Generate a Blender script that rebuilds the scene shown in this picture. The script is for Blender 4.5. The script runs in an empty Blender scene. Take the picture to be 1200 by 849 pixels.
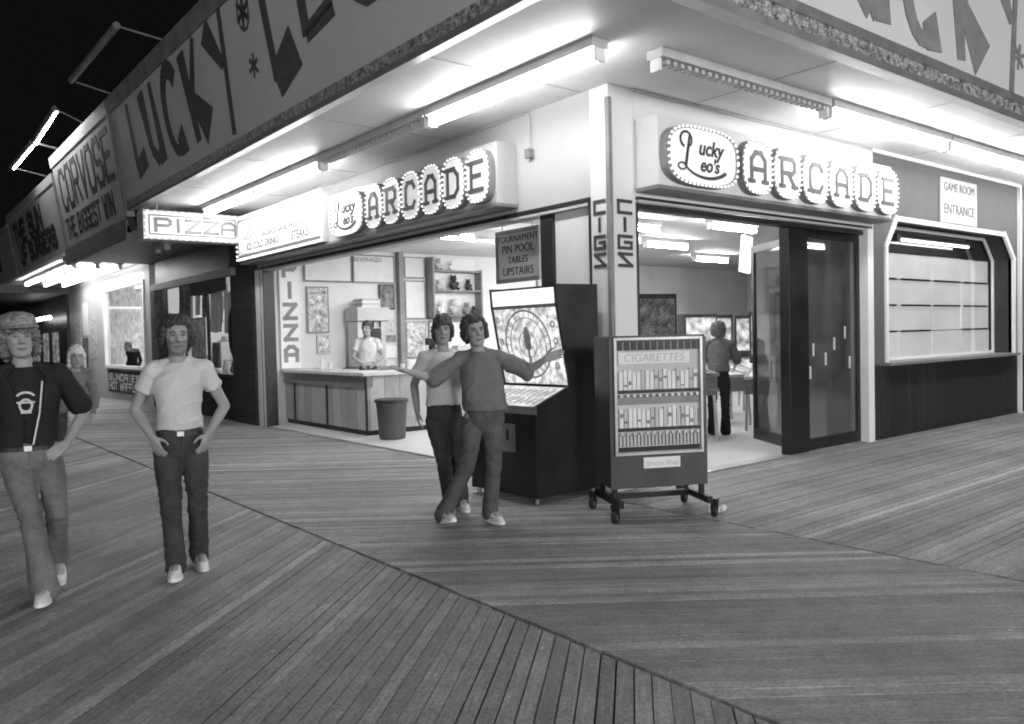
import bpy, bmesh, math, random
from mathutils import Vector, Matrix, noise
random.seed(7)
SC = bpy.context.scene
COL = SC.collection
PI = math.pi
R = math.radians

# ------------------------------------------------------------------ camera
CR = Vector((0.7814, -0.6235, -0.0233))
yaw, pitch, roll = R(51.438), R(-1.815), R(-1.338)
CF = Vector((math.cos(yaw)*math.cos(pitch), math.sin(yaw)*math.cos(pitch), math.sin(pitch)))
r0 = CF.cross(Vector((0, 0, 1))).normalized(); u0 = r0.cross(CF)
CR = math.cos(roll)*r0 + math.sin(roll)*u0
CU = -math.sin(roll)*r0 + math.cos(roll)*u0
cam = bpy.data.cameras.new('camera'); camo = bpy.data.objects.new('camera', cam); COL.objects.link(camo)
camo.matrix_world = Matrix(((CR.x, CU.x, -CF.x, 0), (CR.y, CU.y, -CF.y, 0), (CR.z, CU.z, -CF.z, 1.62), (0, 0, 0, 1)))
cam.sensor_width = 36; cam.lens = 28.52; cam.clip_start = .05; cam.clip_end = 2000
SC.camera = camo
# ------------------------------------------------------------------ world, exposure
w = bpy.data.worlds.new('World'); SC.world = w; w.use_nodes = True
w.node_tree.nodes['Background'].inputs[0].default_value = (1, 1, 1, 1)
w.node_tree.nodes['Background'].inputs[1].default_value = .0012
SC.view_settings.view_transform = 'Standard'; SC.view_settings.look = 'None'
SC.view_settings.exposure = 1.65; SC.view_settings.gamma = 1
SC.cycles.max_bounces = 8; SC.cycles.diffuse_bounces = 5; SC.cycles.glossy_bounces = 3
SC.cycles.transparent_max_bounces = 12; SC.cycles.sample_clamp_indirect = 4; SC.cycles.filter_width = 1.9
# added fill lights behind the camera, standing in for unseen fronts and lamps
for i_, (lx, ly, lz, le) in enumerate(((-8.5, -1.0, 3.4, 430), (-2.0, -9.5, 3.4, 850), (8.5, -9.5, 3.4, 1250))):
    ld = bpy.data.lights.new('fill_light', 'POINT'); ld.energy = le; ld.shadow_soft_size = 1.2; ld.color = (1, 1, 1)
    lo = bpy.data.objects.new('fill_light', ld); COL.objects.link(lo); lo.location = (lx, ly, lz)
TUBE_E = 13.5      # outside tubes
CEIL_E = 38.0      # inside tubes

# ------------------------------------------------------------------ materials
def mat(name, v, rough=.6, amt=.15, scale=3, bump=0, bscale=40, spec=.4, stretch=(1, 1, 1), fine=0, attr=None, metal=0, coat=0):
    m = bpy.data.materials.new(name); m.use_nodes = True
    nt = m.node_tree; N = nt.nodes; L = nt.links; b = N['Principled BSDF']
    b.inputs['Roughness'].default_value = rough; b.inputs['Metallic'].default_value = metal
    b.inputs['Specular IOR Level'].default_value = spec
    if coat: b.inputs['Coat Weight'].default_value = coat
    tc = N.new('ShaderNodeTexCoord'); mp = N.new('ShaderNodeMapping'); mp.inputs['Scale'].default_value = stretch
    L.new(tc.outputs['Object'], mp.inputs[0])
    n = N.new('ShaderNodeTexNoise'); n.inputs['Scale'].default_value = scale; n.inputs['Detail'].default_value = 7; n.inputs['Roughness'].default_value = .62
    L.new(mp.outputs[0], n.inputs['Vector'])
    mr = N.new('ShaderNodeMapRange'); mr.inputs['From Min'].default_value = .3; mr.inputs['From Max'].default_value = .7
    mr.inputs['To Min'].default_value = v*(1-amt); mr.inputs['To Max'].default_value = v*(1+amt)
    L.new(n.outputs[0], mr.inputs[0])
    out = mr.outputs[0]
    if fine:
        n2 = N.new('ShaderNodeTexNoise'); n2.inputs['Scale'].default_value = bscale; n2.inputs['Detail'].default_value = 4
        L.new(mp.outputs[0], n2.inputs['Vector'])
        m2 = N.new('ShaderNodeMapRange'); m2.inputs['To Min'].default_value = 1-fine; m2.inputs['To Max'].default_value = 1+fine
        m2.inputs['From Min'].default_value = .3; m2.inputs['From Max'].default_value = .7
        L.new(n2.outputs[0], m2.inputs[0])
        mu = N.new('ShaderNodeMath'); mu.operation = 'MULTIPLY'; L.new(out, mu.inputs[0]); L.new(m2.outputs[0], mu.inputs[1]); out = mu.outputs[0]
    if attr:
        a = N.new('ShaderNodeAttribute'); a.attribute_name = attr
        mu = N.new('ShaderNodeMath'); mu.operation = 'MULTIPLY'; L.new(out, mu.inputs[0]); L.new(a.outputs['Fac'], mu.inputs[1]); out = mu.outputs[0]
    cl = N.new('ShaderNodeClamp'); L.new(out, cl.inputs[0]); cl.inputs['Max'].default_value = .88
    L.new(cl.outputs[0], b.inputs['Base Color'])
    rr = N.new('ShaderNodeMapRange'); rr.inputs['To Min'].default_value = max(0, rough-.1); rr.inputs['To Max'].default_value = min(1, rough+.12)
    L.new(n.outputs[0], rr.inputs[0]); L.new(rr.outputs[0], b.inputs['Roughness'])
    if bump:
        nb = N.new('ShaderNodeTexNoise'); nb.inputs['Scale'].default_value = bscale; nb.inputs['Detail'].default_value = 5
        L.new(mp.outputs[0], nb.inputs['Vector'])
        bp = N.new('ShaderNodeBump'); bp.inputs['Strength'].default_value = bump; bp.inputs['Distance'].default_value = .01
        L.new(nb.outputs[0], bp.inputs['Height']); L.new(bp.outputs[0], b.inputs['Normal'])
    return m

def emit(name, e, v=.8, sample=True, attr=None, amt=0, scale=3):
    m = bpy.data.materials.new(name); m.use_nodes = True
    nt = m.node_tree; N = nt.nodes; L = nt.links; b = N['Principled BSDF']
    b.inputs['Base Color'].default_value = (v, v, v, 1); b.inputs['Roughness'].default_value = .35
    b.inputs['Emission Color'].default_value = (1, 1, 1, 1); b.inputs['Emission Strength'].default_value = e
    if attr or amt:
        cur = None
        if amt:
            tc = N.new('ShaderNodeTexCoord'); n = N.new('ShaderNodeTexNoise'); n.inputs['Scale'].default_value = scale; n.inputs['Detail'].default_value = 5
            L.new(tc.outputs['Object'], n.inputs['Vector'])
            mr = N.new('ShaderNodeMapRange'); mr.inputs['From Min'].default_value = .35; mr.inputs['From Max'].default_value = .65
            mr.inputs['To Min'].default_value = 1-amt; mr.inputs['To Max'].default_value = 1
            L.new(n.outputs[0], mr.inputs[0]); cur = mr.outputs[0]
        if attr:
            a = N.new('ShaderNodeAttribute'); a.attribute_name = attr
            if cur:
                mu = N.new('ShaderNodeMath'); mu.operation = 'MULTIPLY'; L.new(cur, mu.inputs[0]); L.new(a.outputs['Fac'], mu.inputs[1]); cur = mu.outputs[0]
            else: cur = a.outputs['Fac']
        L.new(cur, b.inputs['Emission Color']); L.new(cur, b.inputs['Base Color'])
    if not sample: m.cycles.emission_sampling = 'NONE'
    return m

def glass(name, tint=.75, refl=.12, rough=.03, dirt=0.0):
    m = bpy.data.materials.new(name); m.use_nodes = True
    nt = m.node_tree; N = nt.nodes; L = nt.links
    for n in list(N):
        if n.type != 'OUTPUT_MATERIAL': N.remove(n)
    out = [n for n in N][0]
    t = N.new('ShaderNodeBsdfTransparent'); t.inputs[0].default_value = (tint,)*3+(1,)
    g = N.new('ShaderNodeBsdfGlossy'); g.inputs['Roughness'].default_value = rough; g.inputs[0].default_value = (.9, .9, .9, 1)
    lw = N.new('ShaderNodeLayerWeight'); lw.inputs[0].default_value = .5
    fr = N.new('ShaderNodeMath'); fr.operation = 'POWER'; fr.inputs[1].default_value = 5; L.new(lw.outputs['Facing'], fr.inputs[0])
    ad = N.new('ShaderNodeMath'); ad.operation = 'ADD'; ad.inputs[1].default_value = refl; L.new(fr.outputs[0], ad.inputs[0])
    mx = N.new('ShaderNodeMixShader'); L.new(ad.outputs[0], mx.inputs[0]); L.new(t.outputs[0], mx.inputs[1]); L.new(g.outputs[0], mx.inputs[2])
    last = mx
    if dirt:
        d = N.new('ShaderNodeBsdfDiffuse'); d.inputs[0].default_value = (.5, .5, .5, 1)
        tc = N.new('ShaderNodeTexCoord'); n = N.new('ShaderNodeTexNoise'); n.inputs['Scale'].default_value = 2.5; n.inputs['Detail'].default_value = 4
        L.new(tc.outputs['Object'], n.inputs['Vector'])
        mr = N.new('ShaderNodeMapRange'); mr.inputs['To Min'].default_value = 0; mr.inputs['To Max'].default_value = dirt*2; L.new(n.outputs[0], mr.inputs[0])
        m2 = N.new('ShaderNodeMixShader'); L.new(mr.outputs[0], m2.inputs[0]); L.new(mx.outputs[0], m2.inputs[1]); L.new(d.outputs[0], m2.inputs[2]); last = m2
    L.new(last.outputs[0], out.inputs[0])
    return m

def siding(name, v, pitch_, gap=.08, rough=.7, vert=False, amt=.25):
    """boards laid horizontally (or upright): narrow dark joints, board-to-board tone"""
    m = mat(name, v, rough, amt, 5, .25, 60, stretch=(1, 1, 1))
    nt = m.node_tree; N = nt.nodes; L = nt.links; b = N['Principled BSDF']
    tc = N.new('ShaderNodeTexCoord'); sp = N.new('ShaderNodeSeparateXYZ'); L.new(tc.outputs['Object'], sp.inputs[0])
    if vert:
        ad = N.new('ShaderNodeMath'); L.new(sp.outputs[0], ad.inputs[0]); L.new(sp.outputs[1], ad.inputs[1]); s = ad.outputs[0]
    else: s = sp.outputs[2]
    dv = N.new('ShaderNodeMath'); dv.operation = 'DIVIDE'; dv.inputs[1].default_value = pitch_; L.new(s, dv.inputs[0])
    fr = N.new('ShaderNodeMath'); fr.operation = 'FRACT'; L.new(dv.outputs[0], fr.inputs[0])
    gt = N.new('ShaderNodeMath'); gt.operation = 'GREATER_THAN'; gt.inputs[1].default_value = gap; L.new(fr.outputs[0], gt.inputs[0])
    fl = N.new('ShaderNodeMath'); fl.operation = 'FLOOR'; L.new(dv.outputs[0], fl.inputs[0])
    wn = N.new('ShaderNodeTexWhiteNoise'); wn.noise_dimensions = '1D'; L.new(fl.outputs[0], wn.inputs['W'])
    mr = N.new('ShaderNodeMapRange'); mr.inputs['To Min'].default_value = .8; mr.inputs['To Max'].default_value = 1.15; L.new(wn.outputs[0], mr.inputs[0])
    mg = N.new('ShaderNodeMapRange'); mg.inputs['To Min'].default_value = .3; mg.inputs['To Max'].default_value = 1; L.new(gt.outputs[0], mg.inputs[0])
    src = b.inputs['Base Color'].links[0].from_socket
    m1 = N.new('ShaderNodeMath'); m1.operation = 'MULTIPLY'; L.new(src, m1.inputs[0]); L.new(mr.outputs[0], m1.inputs[1])
    m2 = N.new('ShaderNodeMath'); m2.operation = 'MULTIPLY'; L.new(m1.outputs[0], m2.inputs[0]); L.new(mg.outputs[0], m2.inputs[1])
    L.new(m2.outputs[0], b.inputs['Base Color'])
    bp = N.new('ShaderNodeBump'); bp.inputs['Strength'].default_value = .8; bp.inputs['Distance'].default_value = .012
    L.new(mg.outputs[0], bp.inputs['Height']); L.new(bp.outputs[0], b.inputs['Normal'])
    return m

M = {}
M['white'] = mat('white_paint', .80, .45, .05, 1.5, .08, 25)
M['soffit'] = mat('soffit_paint', .82, .5, .10, .7, .1, 8)
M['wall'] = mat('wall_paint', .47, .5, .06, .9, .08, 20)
M['column'] = mat('column_paint_lightened', .70, .5, .05, 1.2, .06, 20)  # wall paint lightened on the columns to make up for weak light
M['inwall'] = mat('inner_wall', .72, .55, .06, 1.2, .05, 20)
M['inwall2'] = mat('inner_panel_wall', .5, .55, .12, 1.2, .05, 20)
M['ceil_shade'] = mat('shaded_ceiling_tile', .34, .7, .12, 1.2, .2, 60)  # same tile as the pale ceiling, shade painted into its colour
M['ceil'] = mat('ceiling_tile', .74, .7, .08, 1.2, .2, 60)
M['tilefloor'] = mat('pale_floor', .66, .35, .1, 2.5, .05, 30)
M['dark'] = mat('dark_paint', .03, .4, .3, 4, .1, 30)
M['black'] = mat('black', .012, .4, .3, 4)
M['mid'] = mat('mid_grey', .22, .5, .2, 4, .1, 30)
M['lightgrey'] = mat('light_grey', .5, .5, .12, 4, .08, 30)
M['letter'] = mat('letter_paint', .055, .5, .2, 6)
M['brush'] = mat('brush_letter', .10, .6, .3, 6, stretch=(1, 1, 4))
M['brush2'] = mat('brush_letter_dark', .05, .6, .3, 6)
M['fascia'] = mat('fascia_board', .62, .6, .09, .7, .1, 6)
M['fascia2'] = mat('fascia_board_far', .5, .6, .12, .9, .1, 6)
M['band'] = mat('fascia_band', .24, .6, .3, 3, .2, 12)
M['alu'] = mat('aluminium', .55, .35, .1, 5, .05, 40, metal=.7)
M['steel'] = mat('steel_tube', .4, .4, .2, 5, metal=.5)
M['notice'] = mat('notice_card', .5, .6, .06)
M['brick'] = mat('stone_panel', .11, .7, .12, 5, .3, 24)
M['darkwall'] = siding('dark_plank_wall', .018, .16, .05, vert=True)
M['shingle'] = siding('dark_shingle', .035, .12, .14)
M['black_lam'] = mat('black_laminate', .034, .42, .35, 2.5, .15, 14)
M['counter'] = siding('counter_boards', .42, .3, .03, vert=True, amt=.12)
M['countertop'] = mat('counter_top', .62, .4, .1, 4)
M['skin'] = mat('skin', .30, .5, .1, 9, .1, 120, attr='tone')
M['hair'] = mat('hair', .045, .55, .5, 30, .9, 90, fine=.5)
M['hair_light'] = mat('hair_light', .14, .55, .5, 30, .9, 90, fine=.5)
M['hair_pale'] = mat('hair_pale', .62, .6, .3, 30, .9, 90, fine=.3)
M['denim'] = mat('denim_dark', .042, .85, .4, 7, .5, 160, fine=.3)
M['denim_fade'] = mat('denim_faded', .15, .85, .4, 5, .5, 160, fine=.25)
M['denim_mid'] = mat('denim_mid', .085, .85, .35, 7, .5, 160, fine=.25)
M['tee'] = mat('white_cotton', .56, .85, .07, 8, .4, 90)
M['tee_grey'] = mat('grey_cotton', .58, .85, .1, 8, .4, 90)
M['sweat'] = mat('sweatshirt', .15, .9, .14, 8, .5, 90)
M['blackshirt'] = mat('black_cotton', .014, .85, .3, 8, .4, 90)
M['shoe'] = mat('canvas_shoe', .62, .7, .15, 20, .3, 60)
M['shoe_dark'] = mat('dark_shoe', .06, .6, .2, 20)
M['eye'] = mat('eye', .5, .2, .05, 5)
M['pupil'] = mat('pupil', .01, .2, .05, 5)
M['rubber'] = mat('rubber', .02, .5, .3, 10)
M['bin'] = mat('bin_plastic', .075, .5, .15, 6)
M['panel_glow'] = emit('glowing_paper_panel', .17, .75, False, amt=.12, scale=2)  # paper panels glow themselves in place of light falling on them
M['paper'] = mat('paper', .74, .7, .06, 5)
M['poster'] = mat('poster_print', .5, .5, .7, 9, fine=.5)
M['poster_dark'] = mat('poster_dark', .16, .5, .9, 9, fine=.6)
M['glass'] = glass('window_glass', .8, .03)
M['glass_dark'] = glass('door_glass', .38, .10, .05, .09)
M['tube'] = emit('fluorescent_tube', TUBE_E)
M['tube_in'] = emit('ceiling_tube', CEIL_E)
M['tube_far'] = emit('far_tube', 6.5)
M['sign_lit'] = emit('backlit_sign', .10, .36, False, amt=.12, scale=4)
M['sign_menu'] = emit('backlit_menu', .03, .34, False, amt=.2, scale=6)
M['menu_print'] = mat('menu_print', .13, .5, .1)
M['sign_letter'] = mat('sign_letter', .11, .5, .1)
M['fascia_lit_r'] = mat('fascia_board_lightened_right', .66, .6, .06, .7, .1, 6)  # left fascia's board in a lighter tone, standing in for brighter light
M['brush_lit_r'] = mat('brush_letter_lightened_right', .24, .6, .2, 6)  # same brush lettering, lightened along with that board for the brighter light
M['wall_lit_r'] = mat('wall_paint_lightened_right', .76, .5, .05, .9, .08, 20)  # same wall paint, lightened to put in light the right front lacks
M['bulb'] = emit('small_bulb', .42, .5, False)
M['screen'] = emit('lit_playfield', .26, .8, False, amt=.65, scale=16)
M['marquee'] = emit('lit_marquee', .32, .8, False)
M['lit_glass'] = emit('lit_backglass', .05, .4, False, amt=.8, scale=6)
M['lit_paper'] = emit('lit_display', .14, .7, False, amt=.5, scale=14)
M['lit_dim'] = emit('dim_display', .06, .5, False, amt=.8, scale=5)

# ------------------------------------------------------------------ mesh helpers
class MB:
    def __init__(s): s.v = []; s.f = []
    def add(s, vs, fs):
        o = len(s.v); s.v += [tuple(v) for v in vs]; s.f += [tuple(i+o for i in f) for f in fs]; return s
    def box(s, x0, x1, y0, y1, z0, z1, m=None):
        vs = [Vector((x, y, z)) for z in (z0, z1) for y in (y0, y1) for x in (x0, x1)]
        if m: vs = [m @ v for v in vs]
        return s.add(vs, [(0, 2, 3, 1), (4, 5, 7, 6), (0, 1, 5, 4), (2, 6, 7, 3), (0, 4, 6, 2), (1, 3, 7, 5)])
    def prism(s, poly, m, t):
        """poly in local xy, extruded along local z by t, placed by m"""
        n = len(poly)
        a = sum(poly[i][0]*poly[(i+1) % n][1]-poly[(i+1) % n][0]*poly[i][1] for i in range(n))
        if (a < 0) != (t < 0): poly = poly[::-1]
        vs = [m @ Vector((x, y, 0)) for x, y in poly]+[m @ Vector((x, y, t)) for x, y in poly]
        return s.add(vs, [tuple(range(n-1, -1, -1)), tuple(range(n, 2*n))]+[(i, (i+1) % n, (i+1) % n+n, i+n) for i in range(n)])
    def tube(s, pts, rad, n=12, round_=True):
        pts = [Vector(p) for p in pts]
        if not hasattr(rad, '__len__'): rad = [rad]*len(pts)
        rad = list(rad)
        if round_:
            d0 = (pts[0]-pts[1]).normalized(); d1 = (pts[-1]-pts[-2]).normalized()
            P = []; Q = []
            for k in (.95, .7, .35): P.append(pts[0]+d0*rad[0]*k); Q.append(rad[0]*math.sqrt(1-k*k))
            P += pts; Q += rad
            for k in (.35, .7, .95): P.append(pts[-1]+d1*rad[-1]*k); Q.append(rad[-1]*math.sqrt(1-k*k))
            pts, rad = P, Q
        o = len(s.v); prev = None
        for i, p in enumerate(pts):
            t = (pts[min(i+1, len(pts)-1)]-pts[max(i-1, 0)]).normalized()
            if prev is None:
                a = Vector((0, 0, 1)) if abs(t.z) < .9 else Vector((1, 0, 0))
                u = t.cross(a).normalized()
            else: u = (prev-t*prev.dot(t)).normalized()
            prev = u; v = t.cross(u); r = rad[i]
            rx, ry = (r if hasattr(r, '__len__') else (r, r))
            for k in range(n):
                c = 2*PI*k/n; s.v.append(tuple(p+u*math.cos(c)*rx+v*math.sin(c)*ry))
        m = len(pts)
        for i in range(m-1):
            for k in range(n):
                s.f.append((o+i*n+k, o+i*n+(k+1) % n, o+(i+1)*n+(k+1) % n, o+(i+1)*n+k))
        s.f.append(tuple(o+k for k in range(n-1, -1, -1))); s.f.append(tuple(o+(m-1)*n+k for k in range(n)))
        return s
    def rings(s, rs, n=24, sup=2.3, yaw=0):
        """rs: (cx,cy,cz,rx,ry[,tiltx]) horizontal rings, closed top and bottom"""
        o = len(s.v)
        for r in rs:
            cx, cy, cz, rx, ry = r[:5]; tl = r[5] if len(r) > 5 else 0
            for k in range(n):
                a = 2*PI*k/n; c, q = math.cos(a), math.sin(a)
                x = math.copysign(abs(c)**(2/sup), c)*rx; y = math.copysign(abs(q)**(2/sup), q)*ry
                x, y = x*math.cos(yaw)-y*math.sin(yaw), x*math.sin(yaw)+y*math.cos(yaw)
                s.v.append((cx+x, cy+y, cz+tl*x))
        m = len(rs)
        for i in range(m-1):
            for k in range(n): s.f.append((o+i*n+k, o+i*n+(k+1) % n, o+(i+1)*n+(k+1) % n, o+(i+1)*n+k))
        s.f.append(tuple(o+k for k in range(n-1, -1, -1))); s.f.append(tuple(o+(m-1)*n+k for k in range(n)))
        return s
    def ball(s, c, r, n=10):
        rs = []
        if not hasattr(r, '__len__'): r = (r, r, r)
        for i in range(1, n):
            a = -PI/2+PI*i/n; rs.append((c[0], c[1], c[2]+r[2]*math.sin(a), r[0]*math.cos(a), r[1]*math.cos(a)))
        return s.rings(rs, n=max(8, n+2), sup=2)
    def mesh(s, name, recalc=True):
        me = bpy.data.meshes.new(name); me.from_pydata(s.v, [], s.f)
        if recalc:
            bm = bmesh.new(); bm.from_mesh(me); bmesh.ops.recalc_face_normals(bm, faces=bm.faces); bm.to_mesh(me); bm.free()
        me.update(); return me
    def build(s, name, m, parent=None, bevel=0, smooth=False, recalc=True):
        me = s.mesh(name, recalc); me.materials.append(M[m] if isinstance(m, str) else m)
        o = bpy.data.objects.new(name, me); COL.objects.link(o)
        if smooth: me.shade_smooth()
        if bevel:
            b = o.modifiers.new('bevel', 'BEVEL'); b.width = bevel; b.segments = 2; b.limit_method = 'ANGLE'
        if parent is not None:
            o.parent = parent
            W = parent_world(parent)
            if getattr(s, 'world', True): o.matrix_parent_inverse = W.inverted()
        return o
    def local(s): s.world = False; return s

def parent_world(p):
    m = p.matrix_basis.copy()
    if p.parent: m = parent_world(p.parent) @ p.matrix_parent_inverse @ m
    return m

def thing(name, label, cat, loc=(0, 0, 0), rz=0, group=None):
    o = bpy.data.objects.new(name, None); COL.objects.link(o); o.empty_display_size = .1
    o.location = loc; o.rotation_euler = (0, 0, rz)
    o.matrix_basis = Matrix.Translation(loc) @ Matrix.Rotation(rz, 4, 'Z')
    o['label'] = label; o['category'] = cat
    if group: o['group'] = group
    return o
def tag(o, label, cat, group=None):
    o['label'] = label; o['category'] = cat
    if group: o['group'] = group
    return o
def struct(o, kind='structure'): o['kind'] = kind; return o

def MX(o, ux, uy):
    """matrix whose local x,y run along ux,uy from origin o; local z = ux x uy"""
    ux = Vector(ux).normalized(); uy = Vector(uy).normalized(); uz = ux.cross(uy)
    return Matrix(((ux.x, uy.x, uz.x, o[0]), (ux.y, uy.y, uz.y, o[1]), (ux.z, uy.z, uz.z, o[2]), (0, 0, 0, 1)))

# ---- lettering
SEQ = [0]
def seq(): SEQ[0] += 1; return .0005*(SEQ[0] % 9)
SF = {  # block strokes on a 0..1 x 0..1 cell
 'A': [[(0, 0), (0, .75), (.3, 1), (.7, 1), (1, .75), (1, 0)], [(0, .42), (1, .42)]],
 'B': [[(0, 0), (0, 1), (.75, 1), (.95, .85), (.95, .65), (.75, .52), (0, .52)], [(.75, .52), (1, .38), (1, .15), (.8, 0), (0, 0)]],
 'C': [[(1, .8), (.8, 1), (.2, 1), (0, .8), (0, .2), (.2, 0), (.8, 0), (1, .2)]],
 'D': [[(0, 0), (0, 1), (.65, 1), (1, .75), (1, .25), (.65, 0), (0, 0)]],
 'E': [[(1, 1), (0, 1), (0, 0), (1, 0)], [(0, .52), (.8, .52)]],
 'F': [[(1, 1), (0, 1), (0, 0)], [(0, .52), (.8, .52)]],
 'G': [[(1, .8), (.8, 1), (.2, 1), (0, .8), (0, .2), (.2, 0), (.8, 0), (1, .2), (1, .45), (.55, .45)]],
 'H': [[(0, 0), (0, 1)], [(1, 0), (1, 1)], [(0, .5), (1, .5)]],
 'I': [[(.5, 0), (.5, 1)]],
 'K': [[(0, 0), (0, 1)], [(1, 1), (0, .45)], [(.3, .6), (1, 0)]],
 'L': [[(0, 1), (0, 0), (1, 0)]],
 'M': [[(0, 0), (0, 1), (.5, .4), (1, 1), (1, 0)]],
 'N': [[(0, 0), (0, 1), (1, 0), (1, 1)]],
 'O': [[(.2, 0), (0, .2), (0, .8), (.2, 1), (.8, 1), (1, .8), (1, .2), (.8, 0), (.2, 0)]],
 'P': [[(0, 0), (0, 1), (.8, 1), (1, .85), (1, .6), (.8, .45), (0, .45)]],
 'R': [[(0, 0), (0, 1), (.8, 1), (1, .85), (1, .6), (.8, .48), (0, .48)], [(.5, .48), (1, 0)]],
 'S': [[(1, .82), (.8, 1), (.2, 1), (0, .85), (0, .62), (.2, .52), (.8, .48), (1, .35), (1, .15), (.8, 0), (.2, 0), (0, .18)]],
 'T': [[(0, 1), (1, 1)], [(.5, 1), (.5, 0)]],
 'U': [[(0, 1), (0, .2), (.2, 0), (.8, 0), (1, .2), (1, 1)]],
 'V': [[(0, 1), (.5, 0), (1, 1)]],
 'W': [[(0, 1), (.25, 0), (.5, .6), (.75, 0), (1, 1)]],
 'Y': [[(0, 1), (.5, .5), (1, 1)], [(.5, .5), (.5, 0)]],
 'Z': [[(0, 1), (1, 1), (0, 0), (1, 0)]],
}
SFX = dict(SF)  # square angular set used on the corner columns
SFX['C'] = [[(1, 1), (0, 1), (0, 0), (1, 0)]]
SFX['G'] = [[(1, 1), (0, 1), (0, 0), (1, 0), (1, .5), (.5, .5)]]
SFX['S'] = [[(1, 1), (0, 1), (1, .0), (0, 0)]]
def stroke(mb, m, pts, w0, t, w1=None):
    for i in range(len(pts)-1):
        a, b = Vector(pts[i]), Vector(pts[i+1]); d = (b-a)
        if d.length < 1e-6: continue
        d.normalize(); n = Vector((-d.y, d.x))
        wa = w0 if w1 is None else w0+(w1-w0)*i/(len(pts)-1); wb = w0 if w1 is None else w0+(w1-w0)*(i+1)/(len(pts)-1)
        e = d*min(wa, wb)*.5
        q = [a-e+n*wa/2, a-e-n*wa/2, b+e-n*wb/2, b+e+n*wb/2]
        mb.prism([(p.x, p.y) for p in q], m @ Matrix.Translation((0, 0, seq())), t)
def letters(mb, m, text, h, wd, gap, thick, t=.006, font=SF):
    x = 0
    for ch in text:
        if ch in font:
            cw = wd if ch != 'I' else wd*.5
            for line in font[ch]: stroke(mb, m, [(x+p[0]*cw, p[1]*h) for p in line], thick, t)
            x += cw+gap
        else: x += wd*.6+gap
    return x-gap
def textmesh(mb, m, text, size, t=.004, align='CENTER', shear=0, sx=1, bold=0):
    cu = bpy.data.curves.new('tmp', 'FONT'); cu.body = text; cu.size = size; cu.align_x = align; cu.extrude = t/2; cu.shear = shear
    cu.resolution_u = 4; cu.offset = bold
    o = bpy.data.objects.new('tmp', cu); COL.objects.link(o)
    dg = bpy.context.evaluated_depsgraph_get(); e = o.evaluated_get(dg); me = e.to_mesh()
    S = Matrix.Scale(sx, 4, (1, 0, 0)) @ Matrix.Translation((0, 0, t/2))
    mb.add([m @ S @ v.co for v in me.vertices], [tuple(p.vertices) for p in me.polygons])
    e.to_mesh_clear(); bpy.data.objects.remove(o); bpy.data.curves.remove(cu)
    return mb

XC, YC = 5.969, 5.835      # the two shop fronts
ZL, ZS = 3.05, 4.157       # lintel and soffit heights
FX, FY = 3.96, 3.96        # fascia planes

# ================================================================== ground
mb = MB(); mb.box(-400, 400, -400, 400, -1.2, -1.0); o = mb.build('sand_ground', 'black'); struct(o)
mb = MB(); mb.box(-14.5, 7, -4, 70, -.32, -.06); mb.box(7, 45, -4, 6, -.32, -.06); M['joist'] = mat('joist', .05, .8); struct(mb.build('boardwalk_joists', 'joist'))

def clip(poly, a, b, c):  # keep a*x+b*y<=c
    out = []
    for i in range(len(poly)):
        p, q = poly[i], poly[(i+1) % len(poly)]
        dp, dq = a*p[0]+b*p[1]-c, a*q[0]+b*q[1]-c
        if dp <= 0: out.append(p)
        if (dp < 0 < dq) or (dq < 0 < dp):
            t = dp/(dp-dq); out.append((p[0]+(q[0]-p[0])*t, p[1]+(q[1]-p[1])*t))
    return out
bw_v = []; bw_f = []; bw_tone = []; bw_dir = []; bw_c = []
def planks(rect, ang, width=.083, gap=.0072, seed=1, clipy=None):
    rnd = random.Random(seed)
    x0, x1, y0, y1 = rect; u = (math.cos(ang), math.sin(ang)); n = (-u[1], u[0])
    cs = [(x0, y0), (x1, y0), (x1, y1), (x0, y1)]
    s0 = min(p[0]*n[0]+p[1]*n[1] for p in cs); s1 = max(p[0]*n[0]+p[1]*n[1] for p in cs)
    l0 = min(p[0]*u[0]+p[1]*u[1] for p in cs); l1 = max(p[0]*u[0]+p[1]*u[1] for p in cs)
    s = s0
    while s < s1:
        l = l0
        while l < l1:
            L = l1-l0+1
            a, b = l+.003, min(l+L, l1)-.003
            g = gap*rnd.choice((.5, .7, .9, 1.2, 1.9))
            q = [(a, s+g/2), (b, s+g/2), (b, s+width-g/2), (a, s+width-g/2)]
            P = [(c[0]*u[0]+c[1]*n[0], c[0]*u[1]+c[1]*n[1]) for c in q]
            P = clip(P, 1, 0, x1); P = clip(P, -1, 0, -x0) if P else P
            if P: P = clip(P, 0, 1, y1)
            if P: P = clip(P, 0, -1, -y0)
            if len(P) >= 3:
                z = rnd.gauss(0, .0016); tl = rnd.gauss(0, .012); o = len(bw_v); k = len(P)
                cen = s+width/2
                tone = max(.5, min(1.8, rnd.gauss(1, .13)))*(1.5 if rnd.random() < .07 else 1)*(.78 if rnd.random() < .07 else 1)
                for (x, y) in P: bw_v.append((x, y, z+tl*((x*n[0]+y*n[1])-cen)))
                for (x, y) in P: bw_v.append((x, y, -.05))
                bw_f.append(tuple(range(o, o+k)))
                for i in range(k): bw_f.append((o+i, o+k+i, o+k+(i+1) % k, o+(i+1) % k))
                bw_tone.extend([tone]*(2*k)); bw_dir.extend([ang]*(2*k)); bw_c.extend([(x*n[0]+y*n[1])-cen for (x, y) in P]*2)
            l += L
        s += width
planks((-14, 2.862, -4, 62), R(43), seed=3)
planks((2.896, 5.638, -4, 5.80), R(-38), seed=5)
planks((2.896, 5.94, 5.80, 62), R(-38), seed=5)
planks((5.666, 44, -4, 5.80), R(.5), seed=9)
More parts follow.
